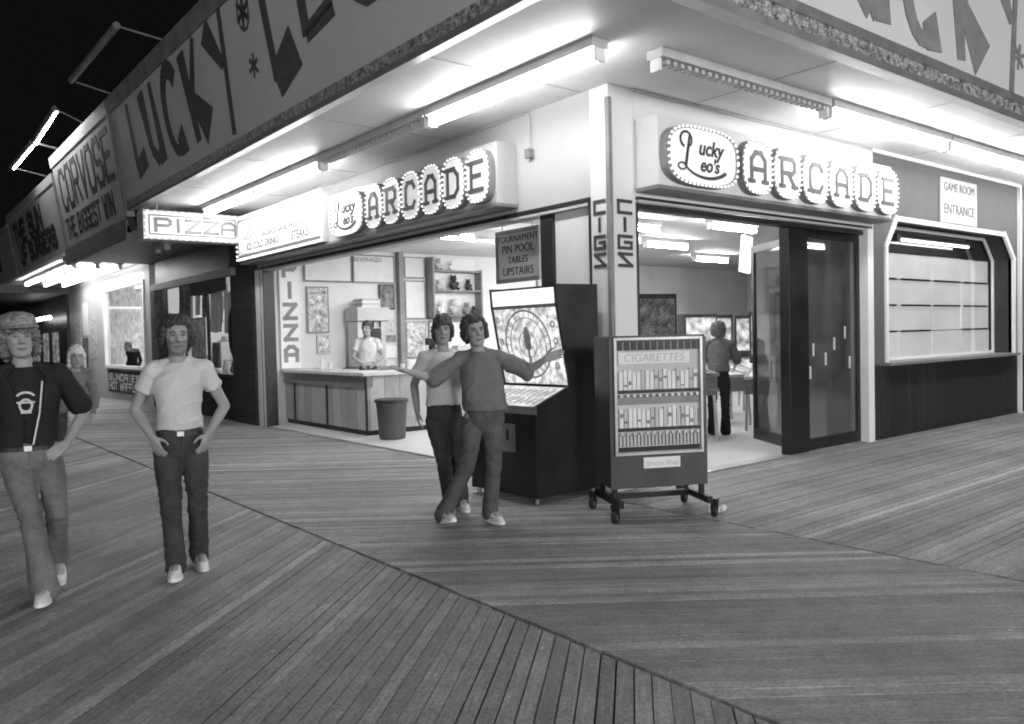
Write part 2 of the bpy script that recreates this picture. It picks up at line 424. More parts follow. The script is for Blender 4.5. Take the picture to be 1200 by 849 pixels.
me = bpy.data.meshes.new('boardwalk'); me.from_pydata(bw_v, [], bw_f)
for nm, dat in (('tone', bw_tone), ('dir', bw_dir), ('across', bw_c)):
    a = me.attributes.new(nm, 'FLOAT', 'POINT'); a.data.foreach_set('value', dat)
bm = bmesh.new(); bm.from_mesh(me); bmesh.ops.recalc_face_normals(bm, faces=bm.faces); bm.to_mesh(me); bm.free()
bw = bpy.data.objects.new('boardwalk', me); COL.objects.link(bw); struct(bw)
# weathered wood, grain along each board's own direction
m = bpy.data.materials.new('weathered_boards'); m.use_nodes = True; nt = m.node_tree; N = nt.nodes; L = nt.links; b = N['Principled BSDF']
tc = N.new('ShaderNodeTexCoord'); at = N.new('ShaderNodeAttribute'); at.attribute_name = 'dir'; tn = N.new('ShaderNodeAttribute'); tn.attribute_name = 'tone'
neg = N.new('ShaderNodeMath'); neg.operation = 'MULTIPLY'; neg.inputs[1].default_value = -1; L.new(at.outputs['Fac'], neg.inputs[0])
vr = N.new('ShaderNodeVectorRotate'); vr.rotation_type = 'Z_AXIS'; L.new(tc.outputs['Object'], vr.inputs['Vector']); L.new(neg.outputs[0], vr.inputs['Angle'])
mp = N.new('ShaderNodeMapping'); mp.inputs['Scale'].default_value = (2.2, 30, 1); L.new(vr.outputs[0], mp.inputs[0])
off = N.new('ShaderNodeVectorMath'); off.operation = 'ADD'
cx = N.new('ShaderNodeCombineXYZ'); ml = N.new('ShaderNodeMath'); ml.operation = 'MULTIPLY'; ml.inputs[1].default_value = 57; L.new(tn.outputs['Fac'], ml.inputs[0]); L.new(ml.outputs[0], cx.inputs[0]); L.new(ml.outputs[0], cx.inputs[2])
L.new(mp.outputs[0], off.inputs[0]); L.new(cx.outputs[0], off.inputs[1])
g1 = N.new('ShaderNodeTexNoise'); g1.inputs['Scale'].default_value = 2.2; g1.inputs['Detail'].default_value = 8; g1.inputs['Roughness'].default_value = .7; L.new(off.outputs[0], g1.inputs['Vector'])
r1 = N.new('ShaderNodeMapRange'); r1.inputs['From Min'].default_value = .25; r1.inputs['From Max'].default_value = .75; r1.inputs['To Min'].default_value = .6; r1.inputs['To Max'].default_value = 1.4; L.new(g1.outputs[0], r1.inputs[0])
g2 = N.new('ShaderNodeTexNoise'); g2.inputs['Scale'].default_value = .7; g2.inputs['Detail'].default_value = 6; L.new(tc.outputs['Object'], g2.inputs['Vector'])
r2 = N.new('ShaderNodeMapRange'); r2.inputs['From Min'].default_value = .3; r2.inputs['From Max'].default_value = .7; r2.inputs['To Min'].default_value = .75; r2.inputs['To Max'].default_value = 1.2; L.new(g2.outputs[0], r2.inputs[0])
g3 = N.new('ShaderNodeTexVoronoi'); g3.inputs['Scale'].default_value = 3.1; L.new(tc.outputs['Object'], g3.inputs['Vector'])
r3 = N.new('ShaderNodeMapRange'); r3.inputs['From Min'].default_value = .03; r3.inputs['From Max'].default_value = .05; r3.inputs['To Min'].default_value = 2.2; r3.inputs['To Max'].default_value = 1; L.new(g3.outputs['Distance'], r3.inputs[0])
g4 = N.new('ShaderNodeTexNoise'); g4.inputs['Scale'].default_value = 42; g4.inputs['Detail'].default_value = 5; g4.inputs['Roughness'].default_value = .75; L.new(tc.outputs['Object'], g4.inputs['Vector'])
r4 = N.new('ShaderNodeMapRange'); r4.inputs['From Min'].default_value = .32; r4.inputs['From Max'].default_value = .68; r4.inputs['To Min'].default_value = .62; r4.inputs['To Max'].default_value = 1.4; L.new(g4.outputs[0], r4.inputs[0])
g5 = N.new('ShaderNodeTexNoise'); g5.inputs['Scale'].default_value = 4.5; g5.inputs['Detail'].default_value = 6; g5.inputs['Roughness'].default_value = .7; L.new(tc.outputs['Object'], g5.inputs['Vector'])
r5 = N.new('ShaderNodeMapRange'); r5.inputs['From Min'].default_value = .3; r5.inputs['From Max'].default_value = .7; r5.inputs['To Min'].default_value = .8; r5.inputs['To Max'].default_value = 1.2; L.new(g5.outputs[0], r5.inputs[0])
ac = N.new('ShaderNodeAttribute'); ac.attribute_name = 'across'
def mth(op, a, b_=None):
    q_ = N.new('ShaderNodeMath'); q_.operation = op
    for k_, v_ in enumerate((a, b_)):
        if v_ is None: continue
        if isinstance(v_, (int, float)): q_.inputs[k_].default_value = v_
        else: L.new(v_, q_.inputs[k_])
    return q_.outputs[0]
sx_ = N.new('ShaderNodeSeparateXYZ'); L.new(vr.outputs[0], sx_.inputs[0])
du = mth('ABSOLUTE', mth('SUBTRACT', mth('FRACT', mth('DIVIDE', sx_.outputs[0], .61)), .5)); du = mth('MULTIPLY', du, .61)
dv_ = mth('ABSOLUTE', mth('SUBTRACT', mth('ABSOLUTE', ac.outputs['Fac']), .021))
r2_ = mth('ADD', mth('MULTIPLY', du, du), mth('MULTIPLY', dv_, dv_))
nail = mth('ADD', mth('MULTIPLY', mth('GREATER_THAN', r2_, .0045**2), .7), .3)
class NO: outputs = [nail]
cur = None
for s_ in (r1, r2, r3, r4, r5, NO, tn):
    so = s_.outputs['Fac'] if s_ is tn else s_.outputs[0]
    if cur is None: cur = so; continue
    q = N.new('ShaderNodeMath'); q.operation = 'MULTIPLY'; L.new(cur, q.inputs[0]); L.new(so, q.inputs[1]); cur = q.outputs[0]
q = N.new('ShaderNodeMath'); q.operation = 'MULTIPLY'; q.inputs[1].default_value = .235; L.new(cur, q.inputs[0])
cl = N.new('ShaderNodeClamp'); cl.inputs['Max'].default_value = .7; L.new(q.outputs[0], cl.inputs[0]); L.new(cl.outputs[0], b.inputs['Base Color'])
b.inputs['Roughness'].default_value = .62; b.inputs['Specular IOR Level'].default_value = .35
bp = N.new('ShaderNodeBump'); bp.inputs['Strength'].default_value = .7; bp.inputs['Distance'].default_value = .005; L.new(g4.outputs[0], bp.inputs['Height']); L.new(bp.outputs[0], b.inputs['Normal'])
me.materials.append(m)

# the pale arcade floor and its threshold
mb = MB(); mb.box(6.0, 22, 5.86, 15.45, -.05, .012); struct(mb.build('arcade_floor', 'tilefloor'))

# ================================================================== the arcade building
AB = thing('arcade_building', 'white walled corner arcade building with deep lit canopy, wide openings and sliding glass doors', 'building')
mb = MB()
mb.box(XC, XC+.2, 6.11, 15.3, ZL, ZS-.003)
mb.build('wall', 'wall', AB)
mb = MB(); mb.box(6.352, 11.2, YC, YC+.2, ZL, ZS-.003); mb.build('wall', 'wall_lit_r', AB)
mb = MB(); mb.box(XC, XC+.2, YC+.003, 6.108, 0, ZS-.004); mb.box(XC+.003, 6.35, YC, YC+.2, 0, ZS-.005); mb.build('corner_column', 'column', AB)
mb = MB(); mb.box(FX+.02, 45, FY+.02, YC+.3, ZS, ZS+.12); mb.box(FX+.02, XC+.3, YC+.3, 16.4, ZS, ZS+.12)
mb.build('soffit', 'soffit', AB)
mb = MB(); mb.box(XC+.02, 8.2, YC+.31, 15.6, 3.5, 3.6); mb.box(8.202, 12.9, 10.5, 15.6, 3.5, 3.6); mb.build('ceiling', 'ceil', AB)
mb = MB(); mb.box(8.202, 22, YC+.31, 10.498, 3.5, 3.6); mb.box(12.902, 22, 10.5, 15.6, 3.5, 3.6); mb.build('ceiling', 'ceil_shade', AB)
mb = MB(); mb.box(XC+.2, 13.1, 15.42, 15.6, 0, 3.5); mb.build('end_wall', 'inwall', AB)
mb = MB(); mb.box(13.102, 22, 15.42, 15.6, 0, 3.5); mb.build('end_wall', 'inwall2', AB)  # same end wall carried on, shade put into its darker tone
mb = MB(); mb.box(21.8, 22, 6.2, 15.4, 0, 3.5); mb.box(11.3, 21.8, 6.5, 6.6, 0, 3.5); mb.build('side_wall', 'inwall2', AB)
mb = MB(); mb.box(XC+.31, 45, YC+.32, 17, 3.62, 6.4); mb.box(FX+.03, XC+.3, 4, 16.4, 6.4, 6.5); mb.build('upper_wall', 'dark', AB)
for k in range(5):
    mb = MB(); mb.box(FX+.03, XC-.01, 6.2+k*2.44, 6.215+k*2.44, ZS-.006, ZS-.001); mb.build('soffit_joint', 'lightgrey', AB)
for k in range(4):
    mb = MB(); mb.box(7.3+k*2.44, 7.315+k*2.44, FY+.03, YC-.01, ZS-.006, ZS-.001); mb.build('soffit_joint', 'lightgrey', AB)
mb = MB(); mb.tube([(XC-.03, 7.1, ZS-.02), (XC-.03, 16, ZS-.02)], .012, 8, False); mb.tube([(6.3, YC-.03, ZS-.02), (16.4, YC-.03, ZS-.02)], .012, 8, False); mb.build('conduit', 'lightgrey', AB)
mb = MB(); mb.tube([(XC-.03, 7.1, ZS-.02), (XC-.03, 7.04, ZS-.06), (XC-.03, 7.04, 3.72)], .008, 8, False); mb.build('conduit', 'lightgrey', AB)
# corner strip and jambs
mb = MB(); mb.box(XC-.022, XC+.03, YC-.022, YC+.03, 1.5, 4.02); mb.build('corner_strip', 'mid', AB, bevel=.006)
mb = MB(); mb.box(XC-.02, XC+.22, 15.0, 15.12, 0, ZL); mb.box(XC-.03, XC+.16, 15.16, 15.36, 0, ZL-.004); mb.build('door_jamb', 'white', AB, bevel=.005)
mb = MB(); mb.box(XC-.024, XC+.2, 14.965, 14.997, 0, ZL-.002); mb.box(XC-.022, XC+.1, 15.122, 15.158, 0, ZL-.002); mb.box(XC-.02, XC+.14, 15.362, 15.40, 0, ZL+.05)
mb.box(XC-.03, XC+.2, 6.11, 15.39, ZL-.05, ZL-.003); mb.box(XC-.012, XC+.2, 6.108, 6.14, 0, ZL-.05)
mb.box(6.35, 11.2, YC-.03, YC+.01, ZL-.03, ZL-.002); mb.box(6.35, 11.04, YC+.02, YC+.16, ZL-.12, ZL-.06); mb.box(6.352, 6.38, YC-.01, YC+.2, 0, ZL-.06)
mb.build('door_track', 'dark', AB, bevel=.004)
mb = MB(); mb.box(6.38, 11.04, YC-.02, YC+.012, ZL-.058, ZL-.032); mb.box(XC-.02, XC+.18, 6.14, 14.96, ZL-.085, ZL-.053); mb.build('lintel_trim', 'lightgrey', AB)
mb = MB(); mb.box(11.05, 11.19, YC-.04, YC+.2, 0, ZL-.032); mb.build('white_post', 'white', AB, bevel=.006)
# sign header boxes that stand proud over the openings
mb = MB(); mb.box(5.66, XC-.003, 7.30, 15.34, 3.10, 3.14); mb.box(6.352, 11.24, 5.52, YC-.003, 3.09, 3.13); mb.build('header_shelf', 'mid', AB, bevel=.004)
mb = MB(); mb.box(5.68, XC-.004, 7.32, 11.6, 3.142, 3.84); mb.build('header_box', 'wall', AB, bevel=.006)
mb = MB(); mb.box(6.37, 11.22, 5.54, YC-.004, 3.132, 3.84); mb.build('header_box', 'wall_lit_r', AB, bevel=.006)
# small square lamp bracket on left wall
mb = MB(); mb.box(XC-.08, XC-.003, 7.0, 7.08, 3.62, 3.72); mb.build('junction_box', 'mid', AB, bevel=.004)
# dark post in left opening and pale panel beside it
mb = MB(); mb.box(XC+.02, XC+.2, 6.745, 6.95, .012, ZL-.055); mb.build('opening_post', 'dark', AB, bevel=.006)
mb = MB(); mb.box(XC+.06, XC+.1, 6.145, 6.74, .012, ZL-.09); mb.build('side_panel', 'inwall', AB)
# CIGS
for (ori, ux, name) in (((XC-.004, 6.05, 0), (0, -1, 0), 'cigs_letters'), ((6.085, YC-.004, 0), (1, 0, 0), 'cigs_letters')):
    mb = MB(); w_ = .14 if ux[1] else .185
    for k, ch in enumerate('CIGS'):
        m_ = MX((ori[0], ori[1], 2.865-k*.181), ux, (0, 0, 1))
        for ln in SFX[ch]: stroke(mb, m_, [(p[0]*w_, p[1]*.120) for p in ln], .034, .006)
    mb.build(name, 'letter', AB)
# sliding doors
mb = MB(); mb.box(9.2, 9.62, YC+.03, YC+.17, .012, ZL-.125); mb.build('door_post', 'black', AB, bevel=.008)
def door_leaf(a, b, z0, z1, name='sliding_door'):
    a, b = Vector((a[0], a[1], 0)), Vector((b[0], b[1], 0)); Lx = (b-a).length; m_ = MX((a.x, a.y, z0), b-a, (0, 0, 1)); H_ = z1-z0
    f = MB()
    for r_ in ((0, .09, 0, H_), (Lx-.09, Lx, 0, H_), (.09, Lx-.09, 0, .16), (.09, Lx-.09, H_-.1, H_)):
        f.box(r_[0], r_[1], r_[2], r_[3], -.025, .025, m_)
    fo = f.build(name, 'black', AB, bevel=.004)
    g = MB(); g.box(.088, Lx-.088, .158, H_-.098, -.004, .004, m_); g.build('pane', 'glass_dark', fo)
    return fo, m_
d1, m1 = door_leaf((9.63, YC+.10), (11.03, YC+.10), .012, ZL-.125)
d2, m2 = door_leaf((9.66, YC+.25), (10.35, 7.2), .012, 2.86)
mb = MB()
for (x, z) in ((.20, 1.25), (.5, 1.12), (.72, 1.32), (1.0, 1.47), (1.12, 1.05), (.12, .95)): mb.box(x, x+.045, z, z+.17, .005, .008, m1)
mb.build('painted_reflection', 'lightgrey', d1)  # reflections of bulbs painted on the pane as small pale bars
mb = MB(); mb.box(.62, .655, .9, 1.2, -.06, -.03, m2); mb.build('handle', 'alu', d2, bevel=.006)
mb = MB(); mb.box(6.35, 11.03, YC+.01, YC+.18, -.02, .018); mb.build('threshold', 'alu', AB)

# --- the shop-front bay on the right of the doors
BAY = thing('shop_front', 'dark shop front with chamfered window of white panels right of the sliding doors', 'shop front', (11.2, YC, 0))
def bay(x0, x1, P):
    z0, z1, ch = 1.10, 3.22, .42
    out = [(x0, z0), (x1, z0), (x1, z1-ch), (x1-ch, z1), (x0+ch*.75, z1), (x0, z1-ch)]
    # wall round the opening
    w1 = MB(); m_ = MX((0, YC, 0), (1, 0, 0), (0, 0, 1))
    X0, X1 = x0-.40, x1+.2
    for poly in ([(X0, z0), (x0, z0), (x0, z1-ch), (X0, z1-ch)], [(x1, z0), (X1, z0), (X1, z1-ch), (x1, z1-ch)],
                 [(X0, z1-ch), (x0, z1-ch), (x0+ch*.75, z1), (X0, z1)], [(x1, z1-ch), (X1, z1-ch), (X1, z1), (x1-ch, z1)],
                 [(X0, z1), (X1, z1), (X1, 4.1), (X0, 4.1)]):
        w1.prism(poly, m_, -.08)
    w1.build('upper_wall', 'brick', P)
    w2 = MB(); w2.box(X0, X1, YC+.004, YC+.1, 0, z0-.04); w2.build('plank_wall', 'darkwall', P)
    # reveal
    rv = MB(); d = .33; n = len(out)
    for i in range(n):
        a, b_ = out[i], out[(i+1) % n]
        rv.add([(a[0], YC, a[1]), (b_[0], YC, b_[1]), (b_[0], YC+d, b_[1]), (a[0], YC+d, a[1])], [(0, 1, 2, 3)])
    rv.build('reveal', 'dark', P, recalc=False)
    wf = MB()
    for i in range(n):
        a, b_ = Vector(out[i]), Vector(out[(i+1) % n])
        if i == 0: continue
        stroke(wf, MX((0, YC-.03, 0), (1, 0, 0), (0, 0, 1)), [tuple(a), tuple(b_)], .075, -.05)
    win = wf.build('window', 'white', P, bevel=.003)
    inn = MB()
    ins = [(x0+.03, z0+.03), (x1-.03, z0+.03), (x1-.03, z1-ch), (x1-ch, z1-.05), (x0+ch*.75, z1-.05), (x0+.03, z1-ch)]
    for i in range(n):
        stroke(inn, MX((0, YC+d-.01, 0), (1, 0, 0), (0, 0, 1)), [ins[i], ins[(i+1) % n]], .06, -.03)
    inn.build('frame', 'white', win)
    sl = MB(); sl.box(x0-.05, x1+.08, YC-.09, YC+.32, z0-.035, z0+.012); sl.build('sill', 'mid', win, bevel=.004)
    bk = MB(); bk.box(x0, x1, YC+.60, YC+.64, z0-.1, z1+.1); bk.build('backing', 'mid', win)
    # paper panels in 4 rows x 4 columns behind the glass
    pp = MB(); dash = MB(); cols = 4; top = z1-.42; rows = 4; cw = (x1-x0-.1)/cols; rh = (top-z0-.05)/rows
    for r_ in range(rows):
        for c in range(cols):
            xa = x0+.05+c*cw; za = z0+.04+r_*rh
            jx, jz = random.uniform(-.01, .01), random.uniform(-.008, .008)
            pp.box(xa+.006+jx, xa+cw-.006+jx, YC+d+.06+random.uniform(0, .02), YC+d+.085, za+.01+jz, za+rh-.006+jz)
            if r_ and (r_, c) not in ((1, 2),):
                dash.box(xa+.06+jx, xa+cw-.10+jx, YC+d+.04, YC+d+.055, za-.012, za+.018)
    pp.build('paper_panel', 'panel_glow', win); dash.build('dark_strip', 'black', win)
    # the valance above the panels and its fluorescent fitting
    va = MB(); va.box(x0+.05, x1-.05, YC+d+.09, YC+d+.13, top+.01, z1-.06); va.build('valance', 'brick', win)
    gl = MB(); gl.prism([(p[0], p[1]) for p in ins], MX((0, YC+d+.004, 0), (1, 0, 0), (0, 0, 1)), -.004); gl.build('pane', 'glass', win)
    return win
wn_ = bay(11.62, 16.3, BAY)
mb = MB(); mb.box(11.2, 11.225, YC-.03, YC+.05, 0, 4.1); mb.box(16.49, 16.55, YC-.06, YC+.05, 0, 4.15); mb.box(11.2, 16.55, YC-.05, YC+.02, 4.10, 4.153); mb.build('trim', 'white', BAY, bevel=.004)
lf = thing('window_lamp', 'fluorescent lamp fixed under the top of the shop front display window', 'light', (13.4, YC+.2, 3.0))
mb = MB(); mb.box(12.35, 14.95, YC+.17, YC+.25, 2.99, 3.05); mb.box(12.3, 12.42, YC+.15, YC+.27, 2.93, 3.06); mb.build('housing', 'dark', lf, bevel=.005)
mb = MB(); mb.tube([(12.44, YC+.2, 2.965), (14.9, YC+.2, 2.965)], .017, 10); mb.build('tube', emit('window_tube', 3.0), lf)
# poster over the window
ps = thing('notice_poster', 'white notice with two lines of faint print over the display window', 'poster', (14.02, YC-.03, 3.28))
mb = MB(); mb.box(13.35, 14.69, YC-.03, YC-.006, 3.27, 3.98); mb.build('board', 'notice', ps, bevel=.003)
mb = MB(); textmesh(mb, MX((14.02, YC-.031, 3.78), (1, 0, 0), (0, 0, 1)), 'GAME ROOM', .19); mb.build('lettering', 'brick', ps)
mb = MB(); textmesh(mb, MX((14.02, YC-.031, 3.42), (1, 0, 0), (0, 0, 1)), 'ENTRANCE', .22); mb.build('lettering', 'letter', ps)
BAY2 = thing('shop_front', 'next shop front at the right edge of the photo, mostly out of view', 'shop front', (16.6, YC, 0))
bay(17.0, 21.6, BAY2)
mb = MB(); mb.box(21.8, 45, YC, YC+.3, 0, 4.15); mb.build('wall', 'brick', BAY2)

# ================================================================== fascia sign boards
SEQ = [0]
def seq(): SEQ[0] += 1; return .0005*(SEQ[0] % 9)
WS = [1.0]
def strokes_taper(mb, m_, lst, t=.008):
    for (x0, y0, w0, x1, y1, w1) in lst:
        w0, w1 = w0*WS[0], w1*WS[0]
        a, b_ = Vector((x0, y0)), Vector((x1, y1)); d = (b_-a).normalized(); n = Vector((-d.y, d.x))
        q = [a+n*w0/2, a-n*w0/2, b_-n*w1/2, b_+n*w1/2]
        mb.prism([(p.x, p.y) for p in q], m_ @ Matrix.Translation((0, 0, seq())), t)
def arc(mb, m_, cx, cy, rx, ry, a0, a1, w0, w1, t=.008, n=14):
    m_ = m_ @ Matrix.Translation((0, 0, seq()+.0002))
    for i in range(n):
        p = a0+(a1-a0)*i/n; q = a0+(a1-a0)*(i+1)/n
        f0, f1 = i/n, (i+1)/n
        wa, wb = w0+(w1-w0)*f0, w0+(w1-w0)*f1
        P = []
        for (ang, w_, sg) in ((p, wa, 1), (q, wb, 1), (q, wb, -1), (p, wa, -1)):
            P.append((cx+(rx+sg*w_/2)*math.cos(ang), cy+(ry+sg*w_/2)*math.sin(ang)))
        mb.prism(P, m_, t)
def lucky(mb, md, m_, x, h, s):
    """brush lettering LUCKY: x start, baseline 0, height h, advance s"""
    # L
    strokes_taper(mb, m_, [(x+.18*s, h, .10*s, x+.22*s, .14*h, .12*s), (x+.18*s, .10*h, .34*h*.5, x+.72*s, .22*h, .42*h*.5)])
    x += .95*s
    strokes_taper(mb, m_, [(x, .98*h, .24*s, x+.12*s, .25*h, .13*s), (x+.12*s, .25*h, .13*s, x+.38*s, .06*h, .15*s), (x+.38*s, .06*h, .15*s, x+.55*s, .18*h, .14*s), (x+.50*s, h, .10*s, x+.60*s, .02*h, .2*s)])
    x += .98*s
    arc(mb, m_, x+.33*s, .5*h, .32*s, .47*h, R(40), R(318), .26*s, .13*s); strokes_taper(mb, m_, [(x+.36*s, .06*h, .2*s, x+.62*s, .14*h, .3*s)])
    x += .95*s
    strokes_taper(mb, m_, [(x, h, .22*s, x+.15*s, 0, .14*s), (x+.52*s, 1.04*h, .09*s, x+.16*s, .45*h, .14*s), (x+.14*s, .50*h, .14*s, x+.62*s, .08*h, .40*s)])
    x += .92*s
    strokes_taper(mb, m_, [(x, 1.0*h, .28*s, x+.42*s, .55*h, .10*s), (x+.56*s, 1.12*h, .085*s, x+.40*s, -.14*h, .09*s)])
    return x+.8*s
def asterisk(mb, m_, x, y, r):
    for k in range(3):
        a = PI*k/3+.3; strokes_taper(mb, m_, [(x-r*math.cos(a), y-r*math.sin(a), r*.25, x+r*math.cos(a), y+r*math.sin(a), r*.25)])
def leos(mb, md, m_, x, h, s):
    strokes_taper(mb, m_, [(x+.06*s, 1.25*h, .13*s, x+.14*s, .12*h, .12*s), (x+.12*s, .10*h, .30*h, x+.72*s, .34*h, .38*h)])
    x += .9*s
    strokes_taper(mb, m_, [(x+.1*s, 1.2*h, .14*s, x+.12*s, .35*h, .14*s), (x+.1*s, 1.1*h, .14*s, x+.62*s, 1.22*h, .12*s), (x+.1*s, .70*h, .07*s, x+.58*s, .86*h, .2*s), (x+.1*s, .36*h, .14*s, x+.75*s, .46*h, .18*s)])
    strokes_taper(md, m_ @ Matrix.Translation((0, 0, .006)), [(x+.12*s, .37*h, .03*s, x+.76*s, .47*h, .03*s)])
    x += 1.05*s
    arc(mb, m_, x+.45*s, .84*h, .42*s, .52*h, 0, 2*PI, .2*s, .2*s); arc(md, m_ @ Matrix.Translation((0, 0, .006)), x+.45*s, .84*h, .42*s, .52*h, 0, 2*PI, .04*s, .04*s)
    return x+1.2*s
# left board
LB = thing('fascia_sign', 'long grey fascia board hand lettered LUCKY LEO, left of the building corner', 'sign board', (FX, 10, 4.1))
UPL = Vector((-.30, 0, 2.02)).normalized()
def fas(y0, y1, h0, h1, out, name, mtl, P, back=.1, bevel=0):
    """a strip of the leaning fascia from y0 to y1, h0..h1 measured up its face, standing 'out' proud"""
    m_ = MX((FX, y1, 4.12), (0, -1, 0), UPL); sg = 1 if m_.col[2].xyz.x < 0 else -1
    mb = MB(); z0, z1 = sorted((sg*out, -sg*back)); mb.box(0, y1-y0, h0, h1, z0, z1, m_); return mb.build(name, mtl, P, bevel=bevel)
fas(FY-.12, 16.33, .18, 1.78, 0, 'board', 'fascia', LB)
fas(FY-.12, 16.33, 1.782, 2.05, .04, 'top_band', 'band', LB, bevel=.006)
M['tinsel'] = mat('tinsel', .30, .4, .9, 14, .9, 60, fine=.7)
fas(FY-.12, 16.33, .065, .178, .015, 'tinsel_band', 'tinsel', LB)
fas(FY-.14, 16.33, 0, .063, .035, 'edge_strip', 'alu', LB, bevel=.004)
mL = MX((FX, 16.3, 4.12), (0, -1, 0), UPL) @ Matrix.Translation((0, .42, 0)); mL = mL @ Matrix.Translation((0, 0, .0005 if mL.col[2].xyz.x < 0 else -.0085))
mb = MB(); md = MB()
WS[0] = 1.28; lucky(mb, md, mL, .85, 1.28, 1.14)
asterisk(mb, mL, 6.55, 1.10, .2); asterisk(mb, mL, 6.6, .45, .14); asterisk(md, mL @ Matrix.Translation((0, 0, .005)), 6.55, 1.10, .12)
arc(mb, mL, 6.55, 1.10, .17, .22, 0, 2*PI, .03, .03, n=10)
leos(mb, md, mL, 7.05, 1.05, 1.02)
lucky(mb, md, mL, 10.3, 1.32, 1.18)
mb.build('lettering', 'brush', LB); md.build('lettering', 'brush2', LB)
# right board
RB = thing('fascia_sign', 'long grey fascia board hand lettered LUCKY, right side of the corner', 'sign board', (10, FY, 4.1))
mb = MB(); mb.box(FX+.11, 45, FY, FY+.1, 4.36, 6.25); mb.build('board', 'fascia_lit_r', RB)
mb = MB(); mb.box(FX+.11, 45, FY-.02, FY+.1, 4.20, 4.33); mb.build('tinsel_band', 'tinsel', RB)
mb = MB(); mb.box(FX+.11, 45, FY-.05, FY+.1, 4.332, 4.42); mb.box(FX+.11, 45, FY-.035, FY+.11, 4.12, 4.197); mb.build('edge_strip', 'alu', RB, bevel=.004)
mRt = MX((0, FY-.002, 4.56), (1, 0, 0), (0, 0, 1))
mb = MB(); md = MB(); WS[0] = 1.2; lucky(mb, md, mRt, 6.05, 1.32, 1.18); asterisk(mb, mRt, 11.25, .35, .16); leos(mb, md, mRt, 12.0, 1.1, 1.1)
mb.build('lettering', 'brush_lit_r', RB); md.build('lettering', 'brush', RB)
WS[0] = 1.0
# the further boards, leaning out at the top
def far_board(y0, y1, h0, h1, label, lines, low=None, top=2.05):
    P = thing('fascia_sign', label, 'sign board', (FX, (y0+y1)/2, 4.1))
    fas(y0, y1, h0, h1, 0, 'board', 'fascia2', P); fas(y0, y1, h1+.002, top, .04, 'top_band', 'lightgrey', P, bevel=.006)
    fas(y0-.06, y0-.003, h0, top-.01, .05, 'divider', 'mid', P)
    if low: fas(y0, y1, low, h0-.002, .02, 'lower_band', 'dark', P)
    m_ = MX((FX, y1, 4.12), (0, -1, 0), UPL) @ Matrix.Translation((0, h0, 0))
    mb = MB()
    for (txt, x, y, h, wd, gp, th) in lines: letters(mb, m_ @ Matrix.Translation((x, y, .0005)), txt, h, wd, gp, th, .008)
    mb.build('lettering', 'brush2', P)
    return P
far_board(16.42, 22.2, -.10, 1.80, 'second fascia board from the corner, two rows of dark capitals lit from above', [('CORVOSE', .5, .85, .85, .5, .22, .12), ('THE BIGGEST WIN', .35, .2, .40, .24, .1, .07)], -.36)
far_board(22.28, 30.4, -.15, 1.50, 'third fascia board along the row, two rows of bold black capitals', [('THE SUN', .8, .85, .55, .5, .25, .19), ('UP BURGERS', 1.2, .25, .45, .42, .2, .17)], None, 1.72)
far_board(30.48, 42, -.20, 1.25, 'fourth and farthest fascia board at the left edge of the photo', [('CUSTARD', 1, .5, .6, .7, .4, .16)], None, 1.5)

# ================================================================== sign lamps on arms over the fascia
def sign_trough(y0, y1, x, z0, z1, lit, label):
    P = thing('sign_lamp', label, 'light', (x, (y0+y1)/2, z0), 0, 'lamp troughs on arms above the fascia')
    mb = MB(); mb.tube([(x, y0, z0+.03), (x, y1, z1+.03)], .055, 10, False); mb.build('trough', 'steel', P)
    for y, z in ((y0+.02, z0), (y1-.02, z1)):
        mb = MB(); mb.tube([(x, y, z+.03), (FX-.28, y, 6.16), (FX+.05, y, 6.1)], .016, 8, False); mb.build('arm', 'steel', P)
    if lit:
        mb = MB(); mb.tube([(x+.05, y0+.05, z0-.03), (x+.05, y1-.05, z1-.03)], .012, 10); mb.build('tube', emit('sign_tube', 28), P)
sign_trough(12.74, 16.03, 3.02, 6.2, 6.26, False, 'unlit lamp trough on two arms nearest the corner, above the fascia')
sign_trough(18.4, 21.1, 3.15, 6.35, 6.22, True, 'slanting lit lamp trough on arms above second fascia board')
sign_trough(21.13, 24.4, 3.13, 6.22, 6.24, True, 'farthest lit lamp trough on arms above third fascia board')

# ================================================================== fluorescent fittings under the canopy
def fitting(p0, p1, lit, label, mtl='tube', grp='fluorescent fittings under the canopy', hz=4.157):
    P = thing('fluorescent_fitting', label, 'light', ((p0[0]+p1[0])/2, (p0[1]+p1[1])/2, hz), 0, grp)
    a, b_ = Vector((p0[0], p0[1], hz)), Vector((p1[0], p1[1], hz)); Lx = (b_-a).length; m_ = MX(a, b_-a, (0, 0, 1))
    mb = MB(); mb.box(0, Lx, -.085, -.002, -.095, .095, m_); mb.build('housing', 'lightgrey', P, bevel=.004)
    for e in (0, Lx-.03):
        mb = MB(); mb.box(e, e+.03, -.20, -.087, -.055, .055, m_); mb.build('socket', 'white', P, bevel=.003)
    if not lit:
        mb = MB(); k = .1
        while k < Lx-.1: mb.box(k, k+.05, -.125, -.087, -.05, .05, m_); k += .1
        mb.build('reflector', 'lightgrey', P)
    if lit:
        for dz in (-.035, .035):
            mb = MB(); mb.tube([m_ @ Vector((.04, -.16, dz)), m_ @ Vector((Lx-.04, -.16, dz))], .02, 10); mb.build('tube', mtl, P)
    return P
fitting((5.02, 4.98), (5.02, 7.63), True, 'lit fluorescent fitting nearest the corner, on the left side canopy')
fitting((5.02, 7.68), (5.02, 10.35), False, 'dead fluorescent fitting between the lit ones on the left side canopy')
fitting((5.02, 10.4), (5.02, 12.75), True, 'lit fluorescent fitting above the menu sign, left side canopy')
fitting((5.02, 12.8), (5.02, 15.2), True, 'lit fluorescent fitting beside the hanging pizza sign')
